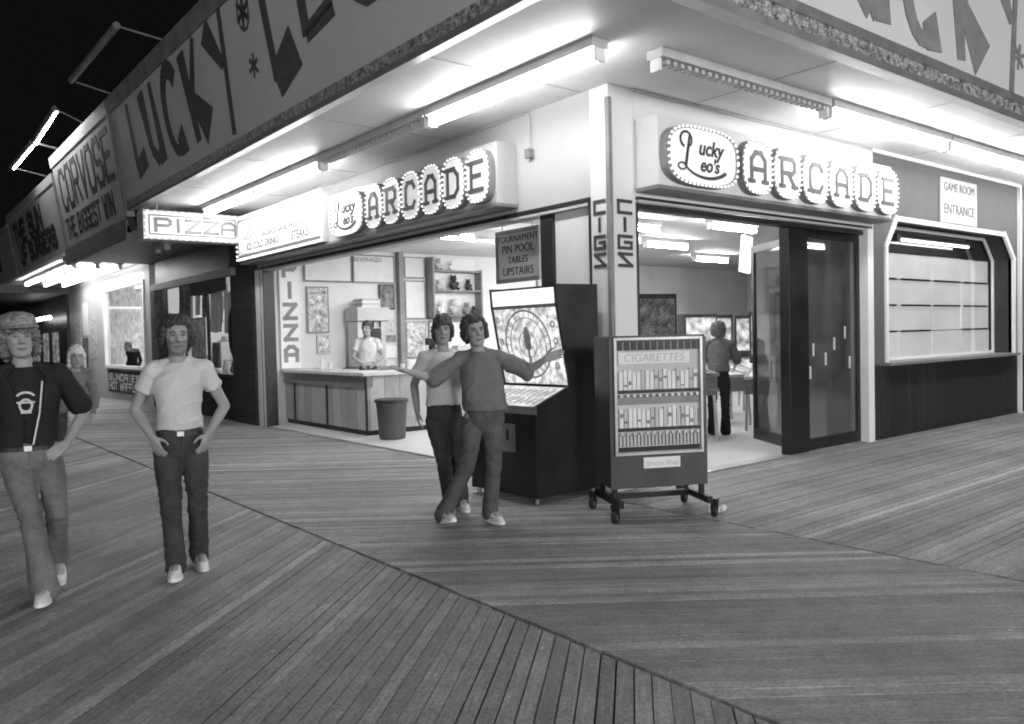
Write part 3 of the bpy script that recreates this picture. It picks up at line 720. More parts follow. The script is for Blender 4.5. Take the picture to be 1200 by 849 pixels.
fitting((5.62, 4.9), (8.42, 4.9), False, 'dead fluorescent fitting on the right canopy next to the corner')
fitting((8.48, 4.9), (11.38, 4.9), True, 'lit fluorescent fitting above the arcade doors, right canopy')
fitting((11.45, 4.9), (14.35, 4.9), True, 'lit fluorescent fitting above the notice poster, right canopy')
fitting((14.42, 4.9), (17.3, 4.9), True, 'lit fluorescent fitting cut by the right edge of the photo')
fitting((17.4, 4.9), (20.3, 4.9), True, 'lit fluorescent fitting outside the frame beyond the right edge')
for i, (x, y) in enumerate(((6.9, 8.3), (9.3, 9.2), (7.2, 11.6), (9.6, 12.4), (12.0, 10.8), (12.4, 13.3), (10.9, 8.4), (15.5, 12.4), (15.3, 9.4))):
    fitting((x, y), (x+1.25, y), True, ['inside ceiling light nearest the left opening', 'inside ceiling light behind the corner columns', 'ceiling light above the pizza counter', 'ceiling light in front of the shelves of prizes', 'ceiling light in the middle of the arcade room', 'ceiling light near the end wall of the arcade', 'ceiling light just inside the right opening', 'ceiling light far back beside the end wall', 'ceiling light deep in the arcade behind the doors'][i], 'tube_in', 'ceiling lights inside the arcade', 3.5)

# ================================================================== bulb-edged signs
def oval(w, h, n=28, e=2.6):
    P = []
    for k in range(n):
        a = 2*PI*k/n; c, s = math.cos(a), math.sin(a)
        P.append((math.copysign(abs(c)**(2/e), c)*w/2, math.copysign(abs(s)**(2/e), s)*h/2))
    return P
def bulbs(mb, m_, pts, r=.017, z=.02, step=.075):
    n = len(pts); acc = 0
    for i in range(n):
        a, b_ = Vector(pts[i]), Vector(pts[(i+1) % n]); d = (b_-a).length; t = acc
        while t < d:
            p = a+(b_-a)*(t/d); q = m_ @ Vector((p.x, p.y, z)); mb.ball(q, r, 5); t += step
        acc = t-d
def ring(mb, m_, pts, wd, t):
    n = len(pts)
    cx = sum(p[0] for p in pts)/n; cy = sum(p[1] for p in pts)/n
    for i in range(n):
        a, b_ = Vector(pts[i]), Vector(pts[(i+1) % n]); c = Vector((cx, cy))
        ia, ib = a-(a-c).normalized()*wd, b_-(b_-c).normalized()*wd
        mb.prism([tuple(a), tuple(b_), tuple(ib), tuple(ia)], m_, t)
def arcade_sign(m_, wl, wo, label):
    """m_: local x along the sign from the end where LUCKY LEO'S starts, y up, z out"""
    P = thing('arcade_sign', label, 'sign', tuple(m_.translation)); h = .62
    pod = [('logo', wl/2, wl)]+[(c, wl+.06+wo*(i+.5), wo-.03) for i, c in enumerate('ARCADE')]
    for k, (c, x, w_) in enumerate(pod):
        mm = m_ @ Matrix.Translation((x, h/2+.02, 0)); ov = oval(w_, h if c == 'logo' else h*.98, 32, 3.2 if c == 'logo' else 2.8)
        b_ = MB(); b_.prism(ov, mm, .09); body = b_.build('letter_box' if k else 'logo_box', 'mid', P)
        f = MB(); f.prism([(px*.90, py*.90) for px, py in ov], mm @ Matrix.Translation((0, 0, .091)), .004); f.build('lit_face', 'sign_lit', body)
        bl = MB(); bulbs(bl, mm @ Matrix.Translation((0, 0, .09)), [(px*.96, py*.96) for px, py in ov], .015, .015, .065); bl.build('bulbs', 'bulb', body)
        if k:
            t = MB(); lw, lh = w_*.46, .32; ml_ = mm @ Matrix.Translation((-lw/2, -lh/2, .097))
            for ln in SF[c]: stroke(t, ml_, [(p_[0]*lw, p_[1]*lh) for p_ in ln], .055, .006)
            for sx_ in ((0, 1) if c in 'AR' else (0,)): stroke(t, ml_, [(sx_*lw-.05, 0), (sx_*lw+.05, 0)], .045, .004)
            if c in 'ADER': stroke(t, ml_, [(lw*.5-.05 if c == 'A' else -.05, lh), (lw*.5+.05 if c == 'A' else .05, lh)], .045, .004)
            t.build('letter', 'sign_letter', body)
        else:
            t = MB(); s = w_/1.2
            mt = mm @ Matrix.Translation((0, 0, .097))
            textmesh(t, mt @ Matrix.Translation((.10*s, .02, 0)), 'ucky', .22, .005, shear=.25, bold=.005)
            textmesh(t, mt @ Matrix.Translation((.08*s, -.15, 0)), "eo's", .2, .005, shear=.25, bold=.005)
            arc(t, mt, -.30*s, .15, .09*s, .08, R(-60), R(250), .02, .03, .005)
            strokes_taper(t, mt, [(-.24*s, .2, .03, -.31*s, -.12, .04)], .005)
            arc(t, mt, -.37*s, -.13, .06*s, .035, 0, 2*PI, .018, .018, .005)
            arc(t, mt, .03*s, -.02, .40*s, .20, R(205), R(325), .02, .045, .004)
            t.build('lettering', 'brush2', body)
    return P
mR_ = MX((6.40, 5.54, 3.13), (1, 0, 0), (0, 0, 1))
arcade_sign(mR_, 1.2, .595, "bulb edged lit Lucky Leo's ARCADE sign above the sliding doors on the right front")
mL_ = MX((5.68, 11.36, 3.14), (0, -1, 0), (0, 0, 1))
arcade_sign(mL_, 1.05, .487, "bulb edged lit Lucky Leo's ARCADE sign on the left front above the opening")
# menu sign, lit, bulb fringe
P = thing('menu_sign', 'wide backlit menu sign with faint lettering and a fringe of bulbs', 'sign', (5.6, 13.5, 3.15))
m_ = MX((5.62, 15.34, 3.16), (0, -1, 0), (0, 0, 1)); Wd, Ht = 3.66, .82
mb = MB(); mb.box(0, Wd, 0, Ht, -.34, 0, m_); mb.build('box', 'white', P)
mb = MB(); mb.box(.1, Wd-.1, .09, Ht-.09, .001, .012, m_); mb.build('lit_face', 'sign_menu', P)
mb = MB()
for r_ in ((.07, Wd-.09, .07, .10), (.07, Wd-.09, Ht-.10, Ht-.07), (.07, .10, .1, Ht-.1)): mb.box(r_[0], r_[1], r_[2], r_[3], .002, .02, m_)
mb.build('dark_line', 'mid', P)
mb = MB()
for (tx, x, y, s) in (('HOT PIZZA BY THE SLICE', .5, .52, .19), ('SODA', .35, .36, .16), ('SAUSAGE SANDWICH', 1.2, .34, .17), ('ICE COLD DRINKS', .5, .16, .18), ('STEAKS', 2.5, .15, .2)):
    textmesh(mb, m_ @ Matrix.Translation((x, y, .013)), tx, s, .003, 'LEFT', bold=.003)
mb.build('lettering', 'menu_print', P)
mb = MB(); bulbs(mb, m_, [(.02, .02), (Wd-.02, .02), (Wd-.02, Ht-.02), (.02, Ht-.02)], .022, .02, .09); mb.build('bulbs', 'bulb', P)
# hanging PIZZA sign
P = thing('pizza_sign', 'backlit hanging box sign reading PIZZA with small bulbs along its rim', 'sign', (4.8, 15.3, 3.5))
m_ = MX((3.93, 15.3, 3.5), (1, 0, 0), (0, 0, 1))
mb = MB(); mb.box(0, 1.74, 0, .52, -.4, 0, m_); mb.build('box', 'lightgrey', P, bevel=.01)
mb = MB(); mb.box(.04, 1.70, .03, .49, .001, .01, m_); mb.build('lit_face', 'sign_lit', P)
mb = MB()
for r_ in ((.09, 1.65, .08, .105), (.09, 1.65, .415, .44), (.09, .115, .105, .415), (1.625, 1.65, .105, .415)): mb.box(r_[0], r_[1], r_[2], r_[3], .011, .018, m_)
mb.build('dark_line', 'mid', P)
mb = MB(); letters(mb, m_ @ Matrix.Translation((.21, .155, .012)), 'PIZZA', .21, .25, .075, .055, .01); mb.build('lettering', 'mid', P)
mb = MB(); bulbs(mb, m_, [(.02, .01), (1.72, .01), (1.72, .51), (.02, .51)], .014, .01, .12); mb.build('bulbs', 'bulb', P)
mb = MB()
for x in (.3, 1.4): mb.tube([m_ @ Vector((x, .52, -.2)), m_ @ Vector((x, .655, -.2))], .012, 8, False)
mb.build('hanger', 'steel', P)

# ================================================================== neighbouring shops on the left row
S2 = thing('souvenir_shop', 'dark shingled souvenir shop with hanging goods, next to the arcade opening', 'shop', (XC, 19, 0))
mb = MB(); mb.box(XC-.06, XC+.25, 15.41, 16.62, 0, 3.72); mb.build('pillar', 'shingle', S2)
mb = MB(); mb.box(XC-.02, XC+.25, 22.1, 22.75, 0, 3.72); mb.build('pillar', 'shingle', S2)
mb = MB(); mb.box(XC, XC+.12, 16.62, 22.1, 0, .92); mb.build('low_wall', 'darkwall', S2)
mb = MB(); mb.box(XC-.04, XC+.15, 16.62, 22.1, 3.1, 3.72); mb.build('header', 'dark', S2)
mb = MB(); mb.box(XC-.16, XC-.05, 16.3, 22.2, 2.98, 3.14); mb.build('awning_rail', 'mid', S2, bevel=.01)
mb = MB(); mb.box(FX-.02, XC+.2, 16.45, 22.75, 3.74, 3.86); mb.box(FX-.04, FX+.06, 16.45, 22.3, 3.60, 3.99); mb.build('canopy', 'mid', S2)
mb = MB(); mb.box(8.2, 8.3, 15.7, 24, 0, 3.7); mb.box(XC+.3, 8.2, 15.62, 15.7, 0, 3.7); mb.box(XC+.2, 8.2, 22.6, 22.7, 0, 3.7); mb.build('inner_wall', 'inwall', S2)
mb = MB(); mb.box(XC+.2, 8.2, 15.7, 22.7, -.04, .01); mb.build('floor_boards', 'mid', S2)
mb = MB()
for y in (18.35, 20.1): mb.box(XC+.02, XC+.08, y, y+.06, .92, 3.1)
mb.box(XC-.03, XC+.16, 16.62, 22.1, .90, .96); mb.build('window_bar', 'dark', S2)
mb = MB(); mb.box(XC+.2, 8.2, 15.7, 22.7, 3.62, 3.7); mb.build('ceiling', 'inwall2', S2)
fitting((7.2, 17.2), (7.2, 18.4), True, 'ceiling light inside the dark souvenir shop', 'tube_in', 'lights in the shops along the row', 3.62)
fitting((7.2, 20), (7.2, 21.2), True, 'farther ceiling light inside the dark souvenir shop', 'tube_in', 'lights in the shops along the row', 3.62)
fitting((4.9, 17.3), (4.9, 18.0), False, 'short dead fitting under the souvenir shop canopy', 'tube', 'lights in the shops along the row', 3.74)
def cloth(name, mtl, y0, y1, z0, z1, x, label, folds=5, amp=.03, grp='goods hung in the souvenir shop opening', flare=0):
    mb = MB(); nx, nz = 24, 10; V = []; F_ = []
    for s_ in (0, .012):
        for j in range(nz+1):
            f = j/nz
            for i in range(nx+1):
                u = i/nx; wd = (y1-y0)*(1+flare*(1-f)); yy = (y0+y1)/2+(u-.5)*wd
                V.append((x+s_+amp*math.sin(u*folds*2*PI+f*1.3)*(1.1-f*.6), yy, z0+(z1-z0)*f-.04*math.sin(u*PI)*(1-f)))
    n = (nx+1)*(nz+1)
    for j in range(nz):
        for i in range(nx):
            a = j*(nx+1)+i; F_.append((a, a+1, a+nx+2, a+nx+1)); F_.append((a+n, a+n+nx+1, a+n+nx+2, a+n+1))
    mb.add(V, F_); o = mb.build(name, mtl, None, smooth=True, recalc=False); tag(o, label, 'garment' if 'shirt' in name or 'scarf' in name else 'cloth', grp); return o
M['print_cloth'] = mat('printed_cloth', .17, .8, .8, 7, .3, 60, fine=.6)
cloth('hanging_scarf', 'print_cloth', 21.35, 22.1, 1.7, 3.0, XC-.12, 'patterned scarf hung beside the left pillar of the souvenir shop', 3)
cloth('printed_towel', 'print_cloth', 19.2, 20.0, 2.1, 3.02, XC-.10, 'patterned towel hung over the middle of the souvenir shop window', 2)
cloth('hanging_shirt', 'tee_grey', 17.4, 18.2, 1.85, 2.75, XC+.35, 'pale shirt hung near the shingled pillar in the souvenir shop', 3)
cloth('hanging_shirt', 'tee', 18.6, 19.3, 1.9, 2.8, XC+.4, 'white shirt hung in the middle of the souvenir shop window', 3)
cloth('fringed_banner', 'denim_mid', 16.8, 19.2, 2.72, 3.06, XC-.1, 'dark striped valance hung along the top of the souvenir shop window', 14, .02)
for i, (y0, y1, z0, z1, mt, lb) in enumerate(((20.9, 21.9, 1.15, 2.35, 'lit_paper', 'large pale picture standing in the left of the souvenir window'), (19.5, 20.4, 1.3, 2.2, 'poster', 'mid grey picture propped in the souvenir window centre'), (16.9, 17.5, 1.0, 1.35, 'paper', 'small pale card at the foot of the oval mirror'), (18.5, 18.9, 1.1, 1.6, 'poster_dark', 'small dark picture left of the oval mirror'))):
    o = thing('picture', lb, 'picture', (XC+.3, y0, z0), 0, 'pictures in the souvenir shop window')
    b_ = MB(); b_.box(XC+.30, XC+.34, y0-.04, y1+.04, z0-.04, z1+.04); b_.build('frame', 'mid', o); b_ = MB(); b_.box(XC+.28, XC+.301, y0, y1, z0, z1); b_.build('print', mt, o)
rg_ = random.Random(12)
for k in range(11):
    y_ = 16.8+k*.47; w_ = rg_.uniform(.24, .38); z_ = rg_.uniform(2.1, 2.6)
    cloth('hanging_shirt', rg_.choice(('tee_grey', 'print_cloth', 'lightgrey', 'denim_mid', 'tee')), y_, y_+w_, z_, 3.0, XC+.55+rg_.uniform(0, .3), 'one of a row of small garments hanging behind the souvenir shop window', 2, .02, 'row of garments behind the souvenir window')
for k in range(8):
    y_ = 17.0+k*.6; z_ = 1.2+.45*(k % 3); b_ = MB(); b_.rings([(XC+.75, y_, z_, .15, .15), (XC+.75, y_, z_+.02, .15, .15), (XC+.75, y_, z_+.03, .085, .085), (XC+.75, y_, z_+.12, .07, .07), (XC+.75, y_, z_+.14, .03, .03)], 16, 2)
    tag(b_.build('straw_hat', 'lightgrey' if k % 2 else 'mid', None, smooth=True), 'one of several brimmed hats hung inside the souvenir shop', 'hat', 'hats inside the souvenir shop')
o = thing('oval_mirror', 'oval mirror in a thick dark frame near the shingled pillar', 'mirror', (XC+.2, 17.15, 1.8))
ov = oval(.52, 1.05, 32, 2); m_ = MX((XC+.2, 17.15, 1.85), (0, -1, 0), (0, 0, 1))
mb = MB(); ring(mb, m_, ov, .10, .06); mb.build('frame', 'black', o)
mb = MB(); mb.prism([(a*.8, b_*.86) for a, b_ in ov], m_ @ Matrix.Translation((0, 0, .01)), .01); mb.build('mirror_glass', mat('mirror', .8, .06, .02, 3, metal=1), o)
o = thing('display_shelf', 'low display shelf of small souvenirs inside the dark shop window', 'shelf', (7.0, 18.5, 0))
mb = MB(); mb.box(6.7, 7.2, 16.9, 21.8, .6, .9); mb.box(6.75, 7.15, 17, 21.7, 0.01, .6); mb.build('cabinet', 'mid', o)
for i in range(9):
    y = 17.1+i*.53; b_ = MB(); b_.rings([(6.85, y, .90, .06, .06), (6.85, y, .98, .09, .09), (6.85, y, 1.05+.05*(i % 3), .05, .05), (6.85, y, 1.12+.05*(i % 3), .06, .06)], 12, 2)
    tag(b_.build('vase', ['white', 'mid', 'lightgrey'][i % 3], None, smooth=True), 'small souvenir vase on the low display shelf', 'vase', 'souvenir vases on the low shelf')
# bright shop
S3 = thing('bright_shop', 'brightly lit white shop with a large glowing window left of the souvenir shop', 'shop', (XC, 26, 0))
mb = MB()
mb.box(XC, XC+.15, 22.76, 23.35, 0, 3.84); mb.box(XC, XC+.15, 28.0, 29.2, 0, 3.84); mb.box(XC, XC+.15, 23.35, 28.0, 3.35, 3.84); mb.box(XC, XC+.15, 23.35, 28.0, 0, .95)
mb.box(XC, XC+.2, 29.2, 33.6, 0, 3.84); mb.build('wall', 'wall', S3)
mb = MB(); mb.box(FX, XC+.2, 22.76, 34, 3.85, 3.95); mb.build('canopy', 'soffit', S3)
w3 = MB(); 
for r_ in ((23.3, 28.05, .93, 1.02), (23.3, 28.05, 3.3, 3.39), (23.3, 23.4, 1.02, 3.3), (27.95, 28.05, 1.02, 3.3)): w3.box(XC-.05, XC+.06, *r_)
w3 = w3.build('window', 'white', S3)
mb = MB(); mb.box(XC+.03, XC+.04, 23.4, 27.95, 1.02, 3.3); mb.build('pane', 'glass', w3)
M['lit_wall'] = emit('lit_goods_wall', .42, .6, False, amt=.55, scale=5)
mb = MB(); mb.box(6.95, 7.0, 22.9, 33, .0, 3.8); mb.build('goods_wall', 'lit_wall', S3)
mb = MB(); mb.box(XC+.2, 7.6, 22.9, 33, -.04, .01); mb.build('floor_boards', 'mid', S3)
o = thing('painted_sign', 'dark painted sign board with two rows of letters under the bright shop window', 'sign', (XC-.03, 25.6, .3))
mb = MB(); mb.box(XC-.05, XC-.003, 23.4, 27.7, .2, .86); mb.build('board', 'black', o)
mb = MB(); m_ = MX((XC-.051, 27.6, .30), (0, -1, 0), (0, 0, 1))
letters(mb, m_ @ Matrix.Translation((.1, 0, 0)), 'HOT WAFFLES', .2, .26, .1, .05); letters(mb, m_ @ Matrix.Translation((.1, .28, 0)), 'SUNDRIES', .17, .34, .14, .05)
mb.build('lettering', 'lightgrey', o)
for i, (y0, y1, z0, z1, mt, lb) in enumerate(((29.3, 30.3, 1.2, 2.6, 'poster', 'tall busy poster beside the bright shop window'), (30.5, 31.3, 2.0, 3.1, 'paper', 'plain pale poster high on the white wall'), (30.6, 31.4, .9, 1.9, 'poster_dark', 'dark poster low on the white wall'), (31.7, 32.7, 1.3, 2.7, 'poster', 'farthest busy poster on the white wall'))):
    o = MB(); o.box(XC-.02, XC-.003, y0, y1, z0, z1); tag(o.build('poster', mt), lb, 'poster', 'posters on the bright shop wall')
for i, x in enumerate((4.3, 4.85, 5.4)):
    for j, y in enumerate((23.4, 27.4)):
        fitting((x, y), (x, y+3.8), True, ['%s lit tube under the bright shop canopy, %s row' % (a, b_) for a in ('outer', 'middle', 'inner') for b_ in ('near', 'far')][i*2+j], 'tube_far', 'tubes under the bright shop canopy', 3.85)
fitting((6.5, 24), (6.5, 27), True, 'ceiling light inside the bright shop behind the window', 'tube_in', 'lights in the shops along the row', 3.8)
# far buildings
FB = thing('far_building', 'dark building closing off the far end of the boardwalk row', 'building', (6, 40, 0))
mb = MB(); mb.box(XC, 14, 34.2, 58, 0, 3.6); mb.build('wall', 'dark', FB); mb = MB(); mb.box(3.6, 14, 34.1, 58, 3.6, 3.9); mb.build('canopy', 'mid', FB)
mb = MB()
for y in (36, 38.2, 40.4, 42.6): mb.box(XC-.03, XC-.002, y, y+1.2, 1.0, 2.2)
mb.build('window', 'lit_dim', FB)
mb = MB()
for k in range(5): mb.ball((XC-.4, 35.3+k*1.0, 2.75), .09, 6)
o = mb.build('lamp_string', emit('far_bulbs', 3, sample=False), None); tag(o, 'short string of bright bulbs under the far dark canopy', 'lights')
PV = thing('pavilion', 'dark boardwalk pavilion with a lit edge at the far left', 'building', (0, 52, 0))
mb = MB(); mb.box(-6, 5.6, 56, 60, 0, 3.6); mb.build('wall', 'dark', PV); mb = MB(); mb.rings([(1, 56, 3.6, 8, 5), (1, 56, 4.1, 7.5, 4.6), (1, 56, 4.9, 4, 3)], 24, 3); mb.build('roof', 'mid', PV)
mb = MB(); 
for k in range(7): mb.box(-5+k*1.5, -4.2+k*1.5, 55.95, 55.99, 1.2+(k % 2)*.3, 2.4)
mb.build('window', 'lit_dim', PV)
mb = MB(); mb.box(-2, 5, 50.8, 51.0, 3.75, 3.85); mb.build('edge_light', emit('edge_light', .5), PV)

# ================================================================== pizza stand inside the left opening
CT = thing('pizza_counter', 'L shaped pizza counter with pale panels, dark band and pale top', 'counter', (6.6, 13, 0))
mb = MB(); mb.box(6.50, 6.62, 12.05, 15.38, .10, .82); mb.box(6.62, 9.2, 12.06, 12.16, .10, 1.0); mb.build('front_panel', 'counter', CT)
mb = MB(); mb.box(6.47, 6.60, 12.04, 15.38, .822, 1.015); mb.build('dark_band', 'mid', CT)
mb = MB(); mb.box(6.40, 7.15, 11.96, 15.40, 1.017, 1.075); mb.box(7.15, 9.25, 11.96, 12.66, 1.017, 1.075); mb.build('top', 'countertop', CT, bevel=.008)
mb = MB(); mb.box(6.53, 6.66, 12.1, 15.38, .012, .098); mb.box(6.66, 9.2, 12.1, 12.2, .012, .098); mb.build('toe_kick', 'black', CT)
for y_, h_ in ((12.02, 1.015), (14.9, .82), (13.5, .82)):
    mb = MB(); mb.box(6.466, 6.498, y_, y_+.02+(.015 if h_ > 1 else 0), .1, h_); mb.build('joint_strip', 'dark', CT)
BN = thing('trash_bin', 'round grey plastic trash bin standing at the corner of the pizza counter', 'bin', (6.62, 11.45, .012))
mb = MB(); mb.rings([(6.62, 11.45, .012, .20, .20), (6.62, 11.45, .05, .212, .212), (6.62, 11.45, .60, .25, .25)], 28, 2); mb.build('barrel', 'bin', BN, smooth=False)
mb = MB(); mb.rings([(6.62, 11.45, .60, .262, .262), (6.62, 11.45, .615, .275, .275), (6.62, 11.45, .645, .275, .275), (6.62, 11.45, .66, .26, .26)], 28, 2); mb.build('rim', 'dark', BN)
# end wall furniture
def framed(name, label, cat, x0, x1, z0, z1, mtl, fm='mid', grp=None, y=15.40, t=.03, fw=.03):
    o = thing(name, label, cat, ((x0+x1)/2, y, z0), 0, grp)
    a = MB(); a.box(x0, x1, y-t, y-.004, z0, z1)
    a.build('frame', fm, o); a = MB(); a.box(x0+fw, x1-fw, y-t-.006, y-t+.001, z0+fw, z1-fw); a.build('print', mtl, o); return o
pz = thing('pizza_sign', 'upright white panel lettered PIZZA down its length at the end of the counter', 'sign', (6.6, 15.36, 1.1))
mb = MB(); mb.box(6.42, 6.83, 15.33, 15.37, 1.09, 3.35); mb.build('panel', 'white', pz)
mb = MB()
for k, ch in enumerate('PIZZA'):
    m_ = MX((6.51 if ch != 'I' else 6.565, 15.329, 2.92-k*.42), (1, 0, 0), (0, 0, 1))
    for ln in (SF[ch]): stroke(mb, m_, [(p_[0]*(.23 if ch != 'I' else .12), p_[1]*.27) for p_ in ln], .078, .006)
mb.build('lettering', 'mid', pz)
framed('menu_board', 'pale menu board nearest the PIZZA panel above the counter', 'menu board', 6.96, 8.02, 2.82, 3.42, 'paper', 'mid', 'menu boards over the pizza counter')
framed('menu_board', 'pale menu board beside the wall post above the counter', 'menu board', 8.05, 9.05, 2.82, 3.42, 'paper', 'mid', 'menu boards over the pizza counter')
mb = MB(); textmesh(mb, MX((8.4, 15.36, 3.27), (1, 0, 0), (0, 0, 1)), 'BEVERAGES', .13); tag(mb.build('board_heading', 'mid'), 'grey heading along the top of the second menu board', 'lettering')
framed('food_poster', 'tall framed poster of a soda cup on the wall over the counter', 'poster', 7.0, 7.48, 1.78, 2.72, 'poster', 'mid')
framed('food_poster', 'small curled poster under the tall soda cup poster', 'poster', 7.2, 7.48, 1.35, 1.74, 'poster', 'lightgrey')
framed('price_list', 'small dark framed price list high on the wall beside the post', 'sign', 8.66, 9.03, 2.26, 2.80, 'poster_dark', 'black')
for i, (x0, z0, z1, mt, lb) in enumerate(((8.55, 1.75, 2.05, 'poster', 'patterned box card above the others left of wall post'), (8.60, 1.55, 1.72, 'poster_dark', 'dark narrow card in the middle left of wall post'), (8.62, 1.2, 1.5, 'paper', 'pale card lowest left of the wall post'))):
    framed('notice_card', lb, 'notice', x0, x0+.45, z0, z1, mt, 'lightgrey', 'cards pinned left of the wall post', t=.02, fw=.015)
mb = MB(); mb.box(9.10, 9.22, 15.25, 15.40, .012, 3.5); mb.build('wall_post', 'mid', AB, bevel=.005)
for i, (x0, x1, z0, z1, mt, lb) in enumerate(((9.30, 9.82, 2.95, 3.42, 'paper', 'pale wall panel at the top right of the wall post'), (9.30, 9.82, 2.05, 2.9, 'paper', 'tall pale list of prizes right of the wall post'), (9.30, 9.82, 1.2, 2.0, 'poster', 'framed print below the tall pale list'), (9.9, 10.9, 1.2, 2.0, 'paper', 'plain pale panel behind the two young men'), (12.0, 12.8, 1.9, 2.65, 'paper', 'pale framed board left of the game machine marquee'))):
    framed('wall_panel', lb, 'panel', x0, x1, z0, z1, mt, 'mid', 'framed panels on the end wall', fw=.025)
# prize shelves
PS = thing('prize_shelf', 'rounded white prize shelves with dark edges on the end wall', 'shelf', (10.5, 15.2, 2))
for z in (2.1, 2.66, 3.1):
    mb = MB(); mb.box(9.88, 11.2, 15.12, 15.40, z, z+.035); mb.build('shelf', 'mid', PS)
mb = MB(); mb.box(9.86, 9.90, 15.1, 15.4, 2.05, 3.42); mb.box(11.18, 11.22, 15.1, 15.4, 2.05, 3.16); mb.build('upright', 'mid', PS)
mb = MB(); mb.box(9.9, 11.18, 15.36, 15.40, 2.1, 3.42); mb.build('back', 'white', PS)
def toy(loc, s, mtl, label):
    o = thing('stuffed_toy', label, 'toy', loc, 0, 'stuffed toys and prizes on the shelves'); x, y, z = loc
    b_ = MB(); b_.ball((x, y, z+.085*s), (.075*s, .065*s, .09*s)); b_.ball((x, y-.01, z+.20*s), .058*s)
    for e in (-1, 1):
        b_.ball((x+e*.042*s, y, z+.25*s), .02*s, 6); b_.ball((x+e*.07*s, y-.03*s, z+.11*s), (.025*s, .025*s, .045*s), 6); b_.ball((x+e*.05*s, y-.07*s, z+.025*s), (.028*s, .045*s, .026*s), 6)
    b_.build('toy_body', mtl, o, smooth=True)
for i, (x, z, s, mt) in enumerate(((10.1, 3.135, 1.0, 'lightgrey'), (10.45, 3.135, .8, 'white'), (10.9, 2.695, 1.0, 'dark'), (10.5, 2.695, 1.3, 'dark'), (10.1, 2.695, .9, 'lightgrey'), (10.15, 2.135, 1.2, 'white'), (10.5, 2.135, 1.4, 'lightgrey'), (10.85, 2.135, 1.1, 'mid'), (11.05, 2.135, .8, 'dark'))):
    toy((x, 15.24, z), s, mt, ['pale toy at the left end of the top shelf', 'white toy on the top shelf beside the pale one', 'dark toy at the right of the middle shelf', 'biggest dark toy in the middle of the middle shelf', 'pale toy at the left of the middle shelf', 'white toy at the left of the bottom shelf', 'large pale toy in the middle of the bottom shelf', 'grey toy right of the large pale toy, bottom shelf', 'small dark toy at the right end of bottom shelf'][i])
# soda machine on back bar
SM = thing('drink_dispenser', 'boxy stainless drink dispenser standing behind the pizza counter', 'machine', (8.1, 15.0, 0))
mb = MB(); mb.box(7.75, 8.65, 14.75, 15.38, .012, 1.05); mb.build('cabinet', 'mid', SM, bevel=.01)
mb = MB(); mb.box(7.85, 8.5, 14.85, 15.3, 1.055, 2.0); mb.build('body', 'alu', SM, bevel=.015)
mb = MB(); mb.box(7.80, 8.55, 14.75, 15.3, 2.003, 2.28); mb.build('head', 'lightgrey', SM, bevel=.015)
mb = MB(); mb.box(7.98, 8.38, 14.835, 14.848, 1.35, 1.85); mb.build('dark_panel', 'dark', SM)
for k in range(3):
    mb = MB(); mb.tube([(8.02+k*.16, 14.80, 1.98), (8.02+k*.16, 14.80, 1.88)], .02, 8); mb.build('tap', 'black', SM)
NP = thing('napkin_stand', 'dark angled stand on the far leg of the pizza counter', 'stand', (8.0, 12.3, 1.075))
mb = MB(); mb.box(7.95, 8.02, 12.25, 12.35, 1.077, 1.5); mb.box(7.85, 8.12, 12.2, 12.42, 1.077, 1.10); mb.build('post', 'dark', NP); mb = MB(); mb.box(7.83, 8.14, 12.2, 12.3, 1.5, 1.62); mb.build('holder', 'black', NP)
RG = thing('cash_register', 'grey cash register on the far leg of the pizza counter', 'cash register', (8.6, 12.35, 1.077))
mb = MB(); mb.box(8.42, 8.82, 12.15, 12.55, 1.077, 1.22); mb.build('base', 'mid', RG, bevel=.01)
mb = MB(); mb.prism([(0, 0), (.34, 0), (.34, .25), (.15, .25)], MX((8.45, 12.5, 1.222), (0, -1, 0), (0, 0, 1)) @ Matrix.Translation((0, 0, -.34)), .34); mb.build('key_deck', 'lightgrey', RG)
for i_, (x_, y_, n_) in enumerate(((7.35, 12.3, 5), (7.5, 12.34, 8), (6.75, 13.9, 6), (6.78, 14.3, 9))):
    b_ = MB()
    for k in range(n_): b_.rings([(x_, y_, 1.077+k*.022, .034, .034), (x_, y_, 1.077+k*.022+.02, .044, .044)], 14, 2)
    tag(b_.build('cup_stack', 'white', None), ['short stack of paper cups at the counter corner leg', 'tall stack of paper cups at the counter corner leg', 'shorter stack of paper cups beside the PIZZA panel end', 'tallest stack of paper cups on the counter near the PIZZA panel'][i_], 'cups', 'stacks of paper cups on the pizza counter')
PB = thing('pizza_boxes', 'stack of flat pizza boxes on top of the drink dispenser', 'boxes', (8.2, 15.05, 2.28))
for k in range(4):
    mb = MB(); mb.box(7.95+.01*(k % 2), 8.37+.01*(k % 2), 14.82, 15.24, 2.282+k*.045, 2.324+k*.045); mb.build('pizza_box', 'lightgrey' if k % 2 else 'paper', PB)
